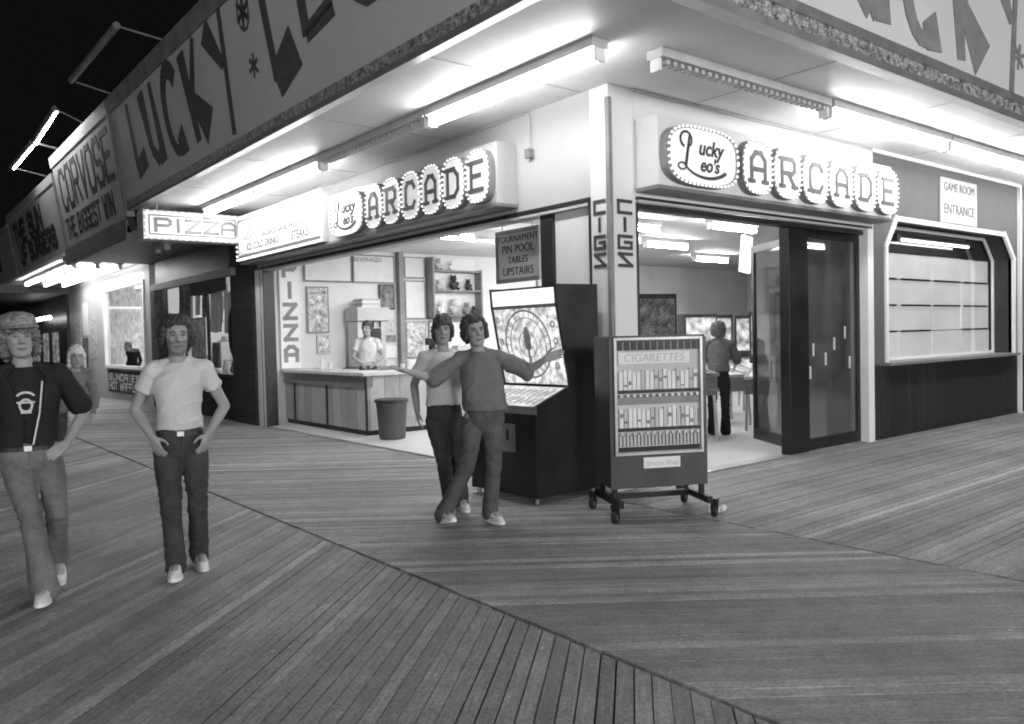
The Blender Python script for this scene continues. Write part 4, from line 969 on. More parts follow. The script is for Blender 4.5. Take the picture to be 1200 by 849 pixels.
# hanging notice
HS = thing('hanging_notice', 'grey hanging notice board with four rows of dark letters beside the dark post', 'sign', (6.3, 7.76, 2.28))
m_ = MX((6.30, 8.17, 2.285), (0, -1, 0), (0, 0, 1))
mb = MB(); mb.box(0, .83, 0, .65, -.03, 0, m_); mb.build('board', 'inwall2', HS)
mb = MB(); mb.box(0, .83, .60, .65, .001, .012, m_); mb.box(0, .83, 0, .05, .001, .012, m_); mb.box(0, .05, .05, .6, .001, .012, m_); mb.build('frame', 'mid', HS)
mb = MB()
for (t_, y_, s_) in (('TOURNAMENT', .50, .115), ('PIN POOL', .365, .14), ('TABLES', .235, .12), ('UPSTAIRS', .09, .14)): textmesh(mb, m_ @ Matrix.Translation((.43, y_, .001)), t_, s_, .004)
mb.build('lettering', 'dark', HS)
mb = MB()
for x_ in (.12, .7): mb.tube([m_ @ Vector((x_, .65, -.015)), m_ @ Vector((x_, 1.21, -.015))], .006, 6, False)
mb.build('chain', 'steel', HS)

# ================================================================== coin game at the corner
ux = Vector((-.05, .9987, 0)).normalized(); dp = Vector((.9987, .05, 0)).normalized()
A0 = Vector((4.955, 5.87, 0)); Wm = 1.0
GM = thing('arcade_machine', 'tall dark coin game with lit round target playfield and blank lit marquee', 'arcade machine', tuple(A0))
def gp(d, z, s): return A0+dp*d+ux*s+Vector((0, 0, z))
prof = [(.0, .06), (.0, .86), (-.01, .89), (-.01, .945), (.47, 1.12), (.31, 1.93), (.295, 2.12), (.89, 2.13), (.89, .06)]
for s0 in (-.0, Wm-.03):
    mb = MB(); V = [gp(d, z, s0) for d, z in prof]+[gp(d, z, s0+.03) for d, z in prof]; n = len(prof)
    mb.add(V, [tuple(range(n)), tuple(range(2*n-1, n-1, -1))]+[(i, i+n, (i+1) % n+n, (i+1) % n) for i in range(n)]); mb.build('side_panel', 'black_lam', GM)
def gpanel(name, mtl, pts, th=.02, par=None, s0=.03, s1=None, inset=0):
    s1 = Wm-.03 if s1 is None else s1
    mb = MB()
    for (a, b_) in zip(pts[:-1], pts[1:]):
        a_, b2 = Vector((a[0], a[1])), Vector((b_[0], b_[1])); d = (b2-a_).normalized(); nn = Vector((d.y, -d.x))*th
        q = [a_, b2, b2+nn, a_+nn]; V = [gp(x, z, s0) for x, z in q]+[gp(x, z, s1) for x, z in q]
        mb.add(V, [(0, 1, 2, 3), (7, 6, 5, 4), (0, 4, 5, 1), (1, 5, 6, 2), (2, 6, 7, 3), (3, 7, 4, 0)])
    return mb.build(name, mtl, par or GM)
gpanel('front_panel', 'black_lam', [(.02, .06), (.02, .86)])
gpanel('control_panel', 'lit_paper', [(.0, .935), (.45, 1.10)])
gpanel('front_rail', 'alu', [(-.015, .87), (-.015, .945)], .015, s0=-.01, s1=Wm+.01)
gpanel('back_panel', 'black_lam', [(.88, .06), (.88, 2.12)])
gpanel('top_panel', 'dark', [(.30, 2.11), (.88, 2.12)])
scr = gpanel('playfield', 'screen', [(.475, 1.125), (.325, 1.90)], .01)
mq = gpanel('marquee', 'marquee', [(.318, 1.935), (.302, 2.10)], .012)
gpanel('marquee_rail', 'mid', [(.315, 1.90), (.313, 1.932)], .02)
coin = gpanel('coin_door', 'mid', [(.002, .48), (.002, .76)], .012, s0=.32, s1=.66)
gpanel('coin_slot', 'black', [(-.006, .60), (-.006, .70)], .006, coin, .40, .43); gpanel('coin_slot', 'black', [(-.006, .60), (-.006, .70)], .006, coin, .54, .57)
# round target printed on the playfield
up = (gp(.325, 1.90, 0)-gp(.475, 1.125, 0)).normalized(); lm = MX(gp(.468, 1.125, Wm), tuple(-ux), tuple(up))
lm = Matrix.Translation(lm.col[2].xyz*-.0) @ lm
sgn = 1 if (lm.col[2].xyz.dot(-dp)) > 0 else -1
lm = lm @ Matrix.Translation((0, 0, sgn*.006))
mb = MB()
for rr, w_ in ((.33, .020), (.26, .010), (.13, .010)): arc(mb, lm, .50, .42, rr, rr*1.06, 0, 2*PI, w_, w_, .003*sgn, 36)
for k in range(24):
    a = 2*PI*k/24; strokes_taper(mb, lm, [(.50+.27*math.cos(a), .42+.285*math.sin(a), .008, .50+.32*math.cos(a), .42+.34*math.sin(a), .008)], .003*sgn)
for (x, y) in ((.09, .68), (.90, .62), (.88, .2), (.09, .15), (.91, .45), (.10, .45)): arc(mb, lm, x, y, .025, .03, 0, 2*PI, .016, .016, .003*sgn, 8)
mb.build('target_print', 'inwall2', scr)
mb = MB(); mb.prism([(.46, .36), (.54, .36), (.55, .50), (.52, .60), (.48, .60), (.45, .50)], lm, .005*sgn); strokes_taper(mb, lm, [(.50, .08, .02, .50, .36, .03)], .004*sgn); mb.build('centre_figure', 'inwall2', scr)
lc = MX(gp(.0, .936, Wm), tuple(-ux), tuple((gp(.45, 1.10, 0)-gp(.0, .935, 0)).normalized())); sg = 1 if lc.col[2].z > 0 else -1
lc = lc @ Matrix.Translation((0, 0, sg*.004))
mb = MB()
for k in range(10): strokes_taper(mb, lc, [(.08+k*.09, .07, .035, .11+k*.09, .2, .02), (.10+k*.085, .25, .015, .14+k*.085, .38, .035)], .004*sg)
mb.build('control_print', 'inwall2', GM)
for k in range(4):
    mb = MB(); mb.tube([gp(.05 if k < 2 else .83, .06, .06 if k % 2 else Wm-.06), gp(.05 if k < 2 else .83, .0, .06 if k % 2 else Wm-.06)], .022, 10, False); mb.build('foot', 'steel', GM)

# ================================================================== cigarette vending machine on casters
a0 = Vector((5.01, 4.945, 0)); vx = Vector((.892, -.452, 0)).normalized(); vd = Vector((-vx.y, vx.x, 0)); Wv = .90
VM = thing('cigarette_machine', 'waist high wheeled cigarette machine with two rows of packs behind a chrome frame', 'vending machine', tuple(a0))
mv = Matrix(((vx.x, 0, -vd.x, a0.x), (vx.y, 0, -vd.y, a0.y), (0, 1, 0, 0), (0, 0, 0, 1)))   # local x right, y up, z towards viewer
def vb(name, mtl, r_, z0, z1, par=None, bevel=0):
    mb = MB()
    for q in (r_ if isinstance(r_[0], tuple) else (r_,)): mb.box(q[0], q[1], q[2], q[3], z0, z1, mv)
    return mb.build(name, mtl, par or VM, bevel=bevel)
M['vend'] = mat('vending_enamel', .060, .35, .2, 3, .05, 30, spec=.5)
M['vend_side'] = mat('vending_side', .05, .4, .25, 3, .08, 30)
vb('cabinet', 'vend_side', (0, Wv, .27, 1.60), -.43, -.012, bevel=.012)
vb('front_door', 'vend', ((0, Wv, .27, .585), (0, .055, .585, 1.58), (Wv-.055, Wv, .585, 1.58), (.055, Wv-.055, 1.545, 1.60)), -.012, .0, bevel=.003)
cab = vb('display_back', 'lightgrey', (.055, Wv-.055, .585, 1.545), -.011, -.006)
vb('chrome_frame', 'alu', ((.04, .065, .56, 1.585), (Wv-.065, Wv-.04, .56, 1.585), (.065, Wv-.065, .56, .585), (.065, Wv-.065, 1.56, 1.585)), .0, .02, bevel=.003)
mb = MB()
for k in range(12): mb.box(.078+k*.063, .122+k*.063, 1.475, 1.545, -.005, .004, mv)
mb.build('top_grille', 'dark', VM)
vb('top_rail', 'mid', (.065, Wv-.065, 1.47, 1.558), -.0059, -.002)
pl = vb('name_plate', 'paper', (.085, Wv-.16, 1.355, 1.455), -.004, .004)
mb = MB(); textmesh(mb, mv @ Matrix.Translation((.41, 1.375, .004)), 'CIGARETTES', .10, .003, shear=.15); mb.build('lettering', 'inwall2', pl)
rng = random.Random(4)
for row, zb in enumerate((1.13, .80)):
    tones = {'paper': MB(), 'lightgrey': MB(), 'inwall2': MB()}; dk = MB(); bd = MB(); xx = .085; k = 0
    while xx < Wv-.11:
        tn_ = rng.choice(('paper', 'paper', 'paper', 'lightgrey', 'inwall2')); hh_ = .165+rng.uniform(-.012, .012)
        tones[tn_].box(xx, xx+.034, zb, zb+hh_, -.004, .010+rng.uniform(0, .004), mv)
        if rng.random() < .5: dk.box(xx+.029, xx+.0435, zb+rng.uniform(0, .03), zb+hh_-rng.uniform(0, .05), -.003, .009, mv)
        if rng.random() < .5: a_ = rng.uniform(.02, .10); bd.box(xx+.004, xx+.030, zb+a_, zb+a_+rng.uniform(.012, .04), .0145, .0165, mv)
        xx += .0405; k += 1
    for tn_, q_ in tones.items(): q_.build('pack_row', tn_, VM)
    dk.build('pack_gap', 'dark', VM); bd.build('pack_mark', 'mid', VM)
    vb('shelf_rail', 'dark', (.07, Wv-.07, zb-.03, zb-.003), -.004, .014)
    kn = MB()
    for q in range(13): kn.box(.09+q*.0585, .115+q*.0585, zb-.062, zb-.040, 0, .022, mv)
    kn.build('pull_knobs', 'alu', VM)
vb('mid_band', 'mid', (.07, Wv-.07, 1.0, 1.09), -.0055, -.001)
vb('lower_band', 'inwall2', (.07, Wv-.07, .64, .72), -.0055, .0)
mb = MB()
for q in range(23): mb.box(.075+q*.033, .082+q*.033, .64, .735, .001, .006, mv)
mb.build('pull_rods', 'dark', VM)
vb('delivery_slot', 'black', (.075, Wv-.075, .59, .632), -.0055, .002)
lb = vb('warning_label', 'paper', (.30, .64, .44, .535), .0, .004)
mb = MB(); textmesh(mb, mv @ Matrix.Translation((.47, .462, .004)), 'Smoke Shop', .06, .002, shear=.25); mb.build('lettering', 'inwall2', lb)
# trolley frame and casters
for x in (.02, Wv-.07):
    vb('trolley_bar', 'black', (x, x+.05, .125, .185), -.56, .13, bevel=.004)
    for z in (-.40, -.06): vb('trolley_post', 'black', (x+.005, x+.045, .186, .268), z, z+.04)
vb('trolley_bar', 'black', (.072, Wv-.072, .13, .18), -.30, -.25)
for x in (-.005, Wv+.005):
    for z in (.11, -.53):
        ct = mv @ Vector((x, .060, z)); mb = MB(); ax = (vx*.75-vd*.66).normalized()
        mb.tube([ct-ax*.02, ct+ax*.02], .060, 18, False); wh = mb.build('caster', 'rubber', VM, bevel=.006)
        mb = MB(); mb.tube([ct-ax*.022, ct+ax*.022], .022, 10, False); mb.build('hub', 'alu', wh)
        mb = MB(); up_ = Vector((0, 0, 1)); fm = MX(ct, ax, up_); mb.box(-.032, .032, .066, .10, -.03, .03, fm); mb.box(-.032, -.025, -.01, .066, -.015, .015, fm); mb.box(.025, .032, -.01, .066, -.015, .015, fm)
        mb.build('fork', 'black', wh)
# crumpled paper beside the caster
def blob(name, c, r, mtl, seed, amp):
    mb = MB(); mb.ball(c, r, 12); C_ = Vector(c)
    mb.v = [tuple(C_+(Vector(v)-C_)*(1+amp*noise.noise((Vector(v)+Vector((seed, 0, 0)))*22))) for v in mb.v]
    return mb.build(name, mtl)
tag(blob('paper_scrap', (5.955, 4.53, .03), (.05, .04, .028), 'paper', 3, 1.4), 'larger crumpled white paper by the right front caster', 'litter', 'crumpled paper by the cigarette machine')
tag(blob('paper_scrap', (5.87, 4.58, .035), (.03, .03, .033), 'paper', 9, 1.4), 'smaller crumpled white paper touching the right front caster', 'litter', 'crumpled paper by the cigarette machine')

# ================================================================== pinball machines inside
def pinball(loc, rz, label, art='lit_glass'):
    P = thing('pinball_machine', label, 'pinball machine', loc, rz, 'pinball machines inside the arcade')
    def bb(name, mtl, pts, par=P, bev=0):
        mb = MB().local(); mb.add(pts, [(0, 2, 3, 1), (4, 5, 7, 6), (0, 1, 5, 4), (2, 6, 7, 3), (0, 4, 6, 2), (1, 3, 7, 5)]); return mb.build(name, mtl, par, bevel=bev)
    def hexa(x0, x1, y0, y1, zf0, zb0, zf1, zb1): return [(x0, y0, zf0), (x1, y0, zf0), (x0, y1, zb0), (x1, y1, zb0), (x0, y0, zf1), (x1, y0, zf1), (x0, y1, zb1), (x1, y1, zb1)]
    bb('cabinet', 'mid', hexa(-.28, .28, 0, 1.3, .60, .62, .86, 1.03), bev=.006)
    bb('playfield_glass', art, hexa(-.25, .25, .04, 1.24, .862, 1.02, .868, 1.028))
    bb('side_rail', 'alu', hexa(-.29, -.262, .0, 1.3, .86, 1.03, .885, 1.055)); bb('side_rail', 'alu', hexa(.262, .29, .0, 1.3, .86, 1.03, .885, 1.055))
    bb('lockbar', 'alu', hexa(-.29, .29, -.03, .03, .84, .84, .885, .885))
    bx = bb('backbox', 'dark', hexa(-.34, .34, 1.15, 1.42, 1.06, 1.04, 1.95, 1.95), bev=.006)
    bb('backglass', art, hexa(-.30, .30, 1.14, 1.149, 1.2, 1.2, 1.88, 1.88), bx)
    for x in (-.25, .25):
        for y, z in ((.04, .62), (1.24, .64)):
            mb = MB().local(); mb.tube([(x, y, z), (x*1.06, y+(-.03 if y < .5 else .03), .012)], .022, 8, False); mb.build('leg', 'steel', P)
    return P
pinball((11.15, 7.6, 0), R(-62), 'pinball machine the player in dark trousers leans over')
pb1 = pinball((9.45, 7.5, 0), R(-20), 'pinball machine with its backbox just right of the corner column', 'poster_dark')
pb1.scale = (1.08, 1.08, 1.15)
pinball((11.5, 8.35, 0), R(-22), 'pinball machine with bright backglass behind the player')
pinball((12.5, 8.9, 0), R(-28), 'pinball machine partly hidden by the player, busy backglass')
pinball((13.9, 9.6, 0), R(-50), 'pinball machine glimpsed beside the dark door edge')
framed('wall_print', 'faint print of leafy shapes high on the inner wall', 'poster', 15.9, 16.8, 2.4, 3.1, 'inwall2', 'inwall2')
mb = MB(); mb.box(13.1, 13.14, 15.36, 15.41, 0, 3.49); mb.build('wall_seam', 'mid', AB)
hl = thing('wall_lamp', 'tilted glowing plastic lamp panel hanging behind the inner door leaf', 'light', (11.3, 8, 2.6))
mb = MB(); mm_ = Matrix.Translation((11.32, 8.0, 2.87)) @ Matrix.Rotation(R(8), 4, 'Y'); mb.box(-.12, .12, -.03, .03, -.3, .3, mm_); mb.build('panel', emit('hung_panel', .3, sample=False), hl); mb = MB(); mb.tube([(11.3, 8, 3.17), (11.3, 8, 3.5)], .01, 6, False); mb.build('cord', 'steel', hl)

# ================================================================== people
def remeshed(mb, vox, smooth, name, disp=None, tone=None):
    me = mb.mesh(name+'_src'); o = bpy.data.objects.new('tmp', me); COL.objects.link(o)
    r_ = o.modifiers.new('r', 'REMESH'); r_.mode = 'VOXEL'; r_.voxel_size = vox; r_.adaptivity = 0
    if smooth: s_ = o.modifiers.new('s', 'SMOOTH'); s_.factor = .5; s_.iterations = smooth
    dg = bpy.context.evaluated_depsgraph_get(); out = bpy.data.meshes.new_from_object(o.evaluated_get(dg))
    bpy.data.objects.remove(o); bpy.data.meshes.remove(me)
    if disp:
        nv = [v.normal.copy() for v in out.vertices]
        for v, n_ in zip(out.vertices, nv): v.co += disp(v.co, n_)
    if tone:
        a = out.attributes.new('tone', 'FLOAT', 'POINT')
        a.data.foreach_set('value', [tone(v.co) for v in out.vertices])
    out.shade_smooth(); out.name = name; return out
def meshobj(me, name, mtl, parent):
    me.materials.append(M[mtl]); o = bpy.data.objects.new(name, me); COL.objects.link(o); o.parent = parent; return o
V3 = Vector
def hand(mb, W, d, n, s, curl, sc=1, fist=False):
    """W wrist, d finger direction, n palm normal (side fingers curl towards), s direction of the thumb side"""
    d = V3(d).normalized(); n = V3(n); n = (n-d*n.dot(d)).normalized(); s_ = d.cross(n); s_ = s_ if s_.dot(V3(s)) > 0 else -s_
    W = V3(W)
    for k in range(4):
        o_ = s_*(.030-.020*k)*sc
        base = W+d*(.085-.004*abs(k-1))*sc+o_
        mb.tube([W+o_*.5, base], [.020*sc, .0135*sc], 8)
        L_ = (.072, .080, .074, .058)[k]*sc; p = base; dir_ = (d+s_*(.10-.07*k)).normalized(); pts = [p]; ang = 0
        for j, f in enumerate((.45, .32, .23)):
            ang += curl*(.7, 1, .8)[j]
            dd = dir_*math.cos(ang)+n*math.sin(ang); p = p+dd*L_*f; pts.append(p)
        mb.tube(pts, [.0098*sc, .009*sc, .0085*sc, .0075*sc], 8)
    t0 = W+d*.02*sc+s_*.022*sc; t1 = t0+(d*.5+s_*.75+n*.3).normalized()*.042*sc; t2 = t1+(d*.8+s_*.4+n*.3).normalized()*.032*sc; t3 = t2+(d*.95+s_*.1+n*.3).normalized()*.026*sc
    mb.tube([t0, t1, t2, t3], [.015*sc, .012*sc, .0105*sc, .009*sc], 8)

def person(label, loc, face, J, sc=1.0, hair='short', hairm='hair', beard=0, group=None, top='tee', bottom='denim', shoe='shoe', sleeve=.5, extras=None, hand_a=None, hand_b=None, heady=0, headt=0, vox=.0078, seed=1, fem=False):
    P = thing('person', label, 'person', (loc[0], loc[1], loc[2] if len(loc) > 2 else 0), math.atan2(face[0], -face[1]), group); P.scale = (sc, sc, sc)
    D = dict(pel=(0, 0, .97), che=(0, -.01, 1.30), nec=(0, 0, 1.50), hea=(0, -.03, 1.68), sa=(-.168, 0, 1.438), sb=(.168, 0, 1.438),
             ha=(-.092, 0, .93), hb=(.092, 0, .93), ka=(-.10, -.03, .51), kb=(.10, -.03, .51), aa=(-.10, 0, .09), ab=(.10, 0, .09),
             ea=(-.27, .03, 1.16), eb=(.27, .03, 1.16), wa=(-.27, -.05, .92), wb=(.27, -.05, .92), ta=(-.15, -1, 0), tb=(.15, -1, 0))
    D.update({k: v for k, v in J.items() if k in D}); D = {k: V3(v) for k, v in D.items()}
    def off(z):
        ks = [(D['pel'].z, D['pel']), (D['che'].z, D['che']), (D['nec'].z, D['nec'])]
        if z <= ks[0][0]: return ks[0][1].x, ks[0][1].y
        for (z0, p0), (z1, p1) in zip(ks[:-1], ks[1:]):
            if z <= z1: f = (z-z0)/(z1-z0); q = p0.lerp(p1, f); return q.x, q.y
        return ks[2][1].x, ks[2][1].y
    def R_(z, rx, ry, dy=0): x, y = off(z); return (x, y+dy, z, rx, ry)
    sh = (D['sb']-D['sa']).normalized(); yawt = 0
    # body
    b_ = MB()
    b_.rings([R_(.86, .12, .09), R_(.92, .155, .11), R_(1.0, .15, .105), R_(1.1, .132, .095), R_(1.25, .142, .105), R_(1.36, .155, .107), R_(1.43, .14, .088), R_(1.475, .10, .07), R_(1.50, .062, .062)], 28, 2.3)
    for s_ in 'ab': b_.tube([V3((off(1.5)[0], off(1.5)[1]+.015, 1.515)), D['s'+s_].lerp(V3((off(1.44)[0], off(1.44)[1], D['s'+s_].z)), .25)+V3((0, .01, .012))], [.038, .045], 12)
    nb = D['nec']-V3((0, 0, .04)); b_.tube([nb, D['hea']+V3((0, .02, -.06))], [.06, .055], 14)
    for s_ in 'ab':
        sg_ = -1 if s_ == 'a' else 1; S_, E_, W_ = D['s'+s_], D['e'+s_], D['w'+s_]
        b_.tube([S_.lerp(V3((off(1.42)[0], off(1.42)[1], 1.42)), .35), S_], [.050, .045], 12)
        b_.tube([S_, S_.lerp(E_, .45), E_], [.045, .046, .037], 12); b_.tube([E_, E_.lerp(W_, .3), W_], [.038, .040, .026], 12)
        hd = (hand_a if s_ == 'a' else hand_b)
        if hd is None: hd = dict(d=(W_-E_)+V3((0, 0, -.05)), n=(-sg_, 0, 0), s=(0, -1, 0), curl=.35)
        hand(b_, W_+(W_-E_).normalized()*.01, hd['d'], hd['n'], hd['s'], hd['curl'])
        H_, K_, A_ = D['h'+s_], D['k'+s_], D['a'+s_]
        b_.tube([H_, H_.lerp(K_, .4), K_], [.068, .062, .046], 14); b_.tube([K_, K_.lerp(A_, .35), A_], [.052, .052, .036], 12)
        td = D['t'+s_].normalized(); b_.tube([A_, A_+V3((0, 0, -.03))+td*.12], [.036, .03], 10)
    # head
    rm = Matrix.Rotation(heady, 4, 'Z') @ Matrix.Rotation(headt, 4, 'Y') @ Matrix.Scale(1.06, 4); HC = D['hea']
    def hp(x, y, z): return HC+(rm @ V3((x, y, z)))
    hs = .93 if fem else 1
    hm = MB(); hm.rings([(0, -.052, -.122, .022, .02), (0, -.048, -.112, .040, .038), (0, -.035, -.092, .054, .056), (0, -.022, -.06, .063, .072), (0, -.012, -.03, .067, .084), (0, -.006, 0, .071, .092),
        (0, 0, .03, .074, .097), (0, .004, .06, .072, .094), (0, .007, .09, .060, .078), (0, .008, .108, .040, .052), (0, .008, .118, .015, .02)], 24, 2.25)
    hm.tube([(0, -.094, .022), (0, -.106, -.008), (0, -.112, -.026)], [.008, .0105, .014], 8)
    hm.tube([(-.013, -.098, -.03), (.013, -.098, -.03)], .009, 8)
    hm.tube([(-.040, -.082, .032), (-.014, -.094, .027)], .010, 8); hm.tube([(.040, -.082, .032), (.014, -.094, .027)], .010, 8)
    hm.tube([(-.042, -.072, -.02), (-.030, -.080, -.03)], .016, 8); hm.tube([(.042, -.072, -.02), (.030, -.080, -.03)], .016, 8)
    hm.tube([(-.018, -.090, -.062), (0, -.097, -.060), (.018, -.090, -.062)], [.006, .0085, .006], 8); hm.tube([(-.014, -.089, -.074), (0, -.095, -.075), (.014, -.089, -.074)], [.006, .0085, .006], 8)
    hm.ball((0, -.080, -.104), .018, 8)
    for e in (-1, 1): hm.ball((e*.074, .008, -.005), (.010, .02, .032), 8)
    b_.add([hp(*v) for v in hm.v], hm.f)
    iv = rm.inverted()
    def face_disp(co, n_):
        q = iv @ (co-HC)
        if q.y < -.04 and abs(q.z) < .13:
            for e in (-1, 1):
                d2 = ((q.x-e*.031)/.017)**2+((q.z-.008)/.012)**2
                if d2 < 4: return -n_*.007*math.exp(-d2)
            if abs(q.x) < .028 and abs(q.z+.068) < .0035: return -n_*.003
        return V3((0, 0, 0))
    def tone(co):
        q = iv @ (co-HC); t = 1.0
        if (co-HC).length < .2 and q.z > -.135:
            t = 1.0
            if q.y < -.03:
                for e in (-1, 1):
                    x = q.x-e*.032
                    if abs(x) < .019 and abs(q.z-.030+abs(x)*.25) < .006: t = .28       # brow
                    d2 = (x/.013)**2+((q.z-.007)/.0062)**2
                    if d2 < 1: t = .62 if abs(x) > .006 else .12
                    elif d2 < 2.1: t = .55
                if abs(q.x) < .026 and abs(q.z+.068) < .010-.2*abs(q.x)*abs(q.x)*30: t = min(t, .6)
                if abs(q.x) < .026 and abs(q.z+.068) < .0025: t = .25
                if abs(abs(q.x)-.008) < .004 and abs(q.z+.034) < .003 and q.y < -.095: t = .4
            if beard:
                if q.z < -.035+ .5*max(0, abs(q.x)-.03) and q.y < .02 and not (abs(q.x) < .022 and abs(q.z+.068) < .008): t *= 1-beard*(.75+.25*noise.noise(co*90))
        return t*(1+.06*noise.noise(co*14))
    me = remeshed(b_, vox, 2, 'body', face_disp, tone); body = meshobj(me, 'body', 'skin', P)
    # hair
    h_ = MB(); rr = random.Random(seed)
    big, side, back, frz, br = {'short': (1.08, -.008, -.05, .070, .015), 'curly': (1.20, -.045, -.085, .086, .026), 'bowl': (1.10, -.040, -.08, .042, .020), 'curlybig': (1.18, -.10, -.13, .055, .028), 'bob': (1.08, -.11, -.11, .045, .018)}[hair]
    h_.rings([(0, .012+(.010 if hair == 'curly' else 0), z, rx*big, ry*big) for z, rx, ry in (((.040, .078, .096), (.06, .079, .098)) if hair != 'curly' else ((.078, .070, .084),))+((.09, .068, .086), (.112, .050, .062), (.128, .022, .03))], 24, 2.1)
    h_.rings([(0, .045, z, rx*big, ry*big) for z, rx, ry in ((back, .052, .045), (-.03, .070, .062), (.02, .076, .072), (.06, .076, .075))], 20, 2.1)
    for iz in range(15):
        z = back+(.118-back)*iz/14
        for ia in range(26):
            a = 2*PI*(ia+.5*(iz % 2))/26+rr.uniform(-.05, .05); dev = abs(math.degrees(math.atan2(math.sin(a+PI/2), math.cos(a+PI/2))))   # 0 = straight ahead
            zz = z+rr.uniform(-.006, .006)
            if dev < 48: lim = frz+.008*math.sin(ia*2.1)
            elif dev < 72: lim = frz+(side*.3-frz)*(dev-48)/24
            elif dev < 115: lim = side
            else: lim = back
            if zz < lim: continue
            k = math.sqrt(max(.06, 1-(zz/.130)**2)) if zz > 0 else 1-.12*min(1, -zz/.1)*(dev > 115)
            x, y = .072*k*math.cos(a)*big, .010+.091*k*math.sin(a)*big
            if rr.random() < .10: continue
            r_ = br*rr.uniform(.6, 1.35); h_.ball((x, y, zz), (r_, r_, r_*(1 if 'curly' in hair else 1.35)), 6)
    hh = MB(); hh.add([hp(*v) for v in h_.v], h_.f)
    me = remeshed(hh, .0062, 1, 'hair', lambda co, n_: n_*((.012 if 'curly' in hair else .006)*noise.noise(co*(60 if 'curly' in hair else 45))+.004*noise.noise(V3((co.x*150, co.y*150, co.z*60)))))
    meshobj(me, 'hair', hairm, P)
    # trousers
    t_ = MB(); hem = J.get('waist', 1.03)
    t_.rings([R_(.77, .05, .05), R_(.80, .10, .085), R_(.84, .145, .108), R_(.89, .166, .122), R_(.95, .165, .12), R_(1.0, .152, .113), R_(hem, .143, .106)], 28, 2.3)
    wide = J.get('flare', .075)
    for s_ in 'ab':
        H_, K_, A_ = D['h'+s_], D['k'+s_], D['a'+s_]; H2 = V3((H_.x, H_.y, .86))
        t_.tube([V3((H_.x*.9, H_.y, .93)), H2, H2.lerp(K_, .3), H2.lerp(K_, .65), K_], [.075, .090, .091, .078, .067], 16)
        e_ = A_+(A_-K_).normalized()*.02
        t_.tube([K_, K_.lerp(e_, .4), e_], [.068, .066, wide], 16, True)
    def jeans(co, n_):
        k = 0
        for s_ in 'ab':
            K_ = D['k'+s_]; k += math.exp(-((co-K_).length/.16)**2); k += .8*math.exp(-((co-D['a'+s_]).length/.14)**2); k += .5*math.exp(-((co-D['h'+s_]).length/.15)**2)
        q = V3((co.x*7+seed, co.y*7, co.z*26)); rg = max(0, 1-3.2*abs(noise.noise(V3((co.x*8+seed, co.y*8, co.z*12+abs(co.x)*11)))))**2; return n_*(.006*noise.noise(q)*(.35+k)+.0015*noise.noise(co*24)+.0075*rg*(.15+k))
    me = remeshed(t_, .009, 2, 'trousers', jeans); meshobj(me, 'trousers', bottom, P)
    # top
    if top:
        s2 = MB(); hz = J.get('hem', 1.01); e = J.get('ease', 0)
        s2.rings([R_(hz, .146+e, .112+e), R_(hz+.04, .147+e, .114+e), R_(1.12, .143+e, .112+e*.8), R_(1.24, .155+e*.8, .118+e*.6), R_(1.33, .168+e*.3, .122), R_(1.39, .163, .112), R_(1.43, .142, .096), R_(1.47, .105, .080), R_(1.492, .076, .072)], 30, 2.3)
        for s_ in 'ab':
            S_, E_, W_ = D['s'+s_], D['e'+s_], D['w'+s_]
            s2.tube([V3((off(1.5)[0], off(1.5)[1]+.012, 1.497)), S_.lerp(V3((off(1.44)[0], off(1.44)[1], S_.z)), .25)+V3((0, .008, .010))], [.046, .057], 12)
            s2.tube([S_.lerp(V3((off(1.42)[0], off(1.42)[1], 1.42)), .4), S_], [.069, .065], 14)
            if sleeve <= 1:
                q_ = S_.lerp(E_, sleeve); dq = (q_-S_).normalized()
                s2.tube([S_, S_.lerp(E_, sleeve*.6), q_, q_+dq*.004], [.065, .062, .065+e*.3, .053], 16, False)
            else:
                s2.tube([S_, S_.lerp(E_, .5), E_], [.060, .059+e*.4, .054+e*.5], 14); s2.tube([E_, E_.lerp(W_, sleeve-1)], [.054+e*.5, .043], 14)
        def shirt(co, n_):
            q = V3((co.x*9+seed*3, co.y*9, co.z*9+co.x*6)); k = 1.0+1.2*math.exp(-((co.z-hz)/.12)**2)
            for s_ in 'ab': k += math.exp(-((co-D['e'+s_]).length/.13)**2)+.7*math.exp(-((co-D['s'+s_]).length/.13)**2)
            rg = max(0, 1-2.8*abs(noise.noise(V3((co.x*4+seed*2+co.z*4.5, co.y*4, co.z*5.5-co.x*5)))))**2; return n_*(.006*k*noise.noise(q*.8)+.001*noise.noise(co*24)+.007*rg*min(k, 1.5))
        me = remeshed(s2, .0085, 2, 'shirt', shirt); shirt_o = meshobj(me, 'shirt', top, P)
    if top:
        cx_, cy_ = off(1.49); cr = MB().local(); pts = [(cx_+.080*math.cos(2*PI*k/22), cy_+.006+.076*math.sin(2*PI*k/22), 1.490-.016*(-math.sin(2*PI*k/22))) for k in range(23)]
        cr.tube(pts, .0065, 6, False); cr.build('collar', top, shirt_o, smooth=True)
    zf = MB().local(); xw, yw = off(hem-.02); zf.tube([(xw, yw-.120, hem-.03), (xw+.004, yw-.128, hem-.10), (xw, yw-.118, hem-.15)], .003, 5); zf.build('fly_seam', bottom, P)
    for e_ in (-1, 1):
        pk = MB().local(); pk.tube([(xw+e_*.075, yw-.108, hem-.015), (xw+e_*.09, yw-.105, hem-.055), (xw+e_*.125, yw-.088, hem-.085), (xw+e_*.15, yw-.06, hem-.09)], .003, 5); pk.build('pocket_seam', bottom, P)
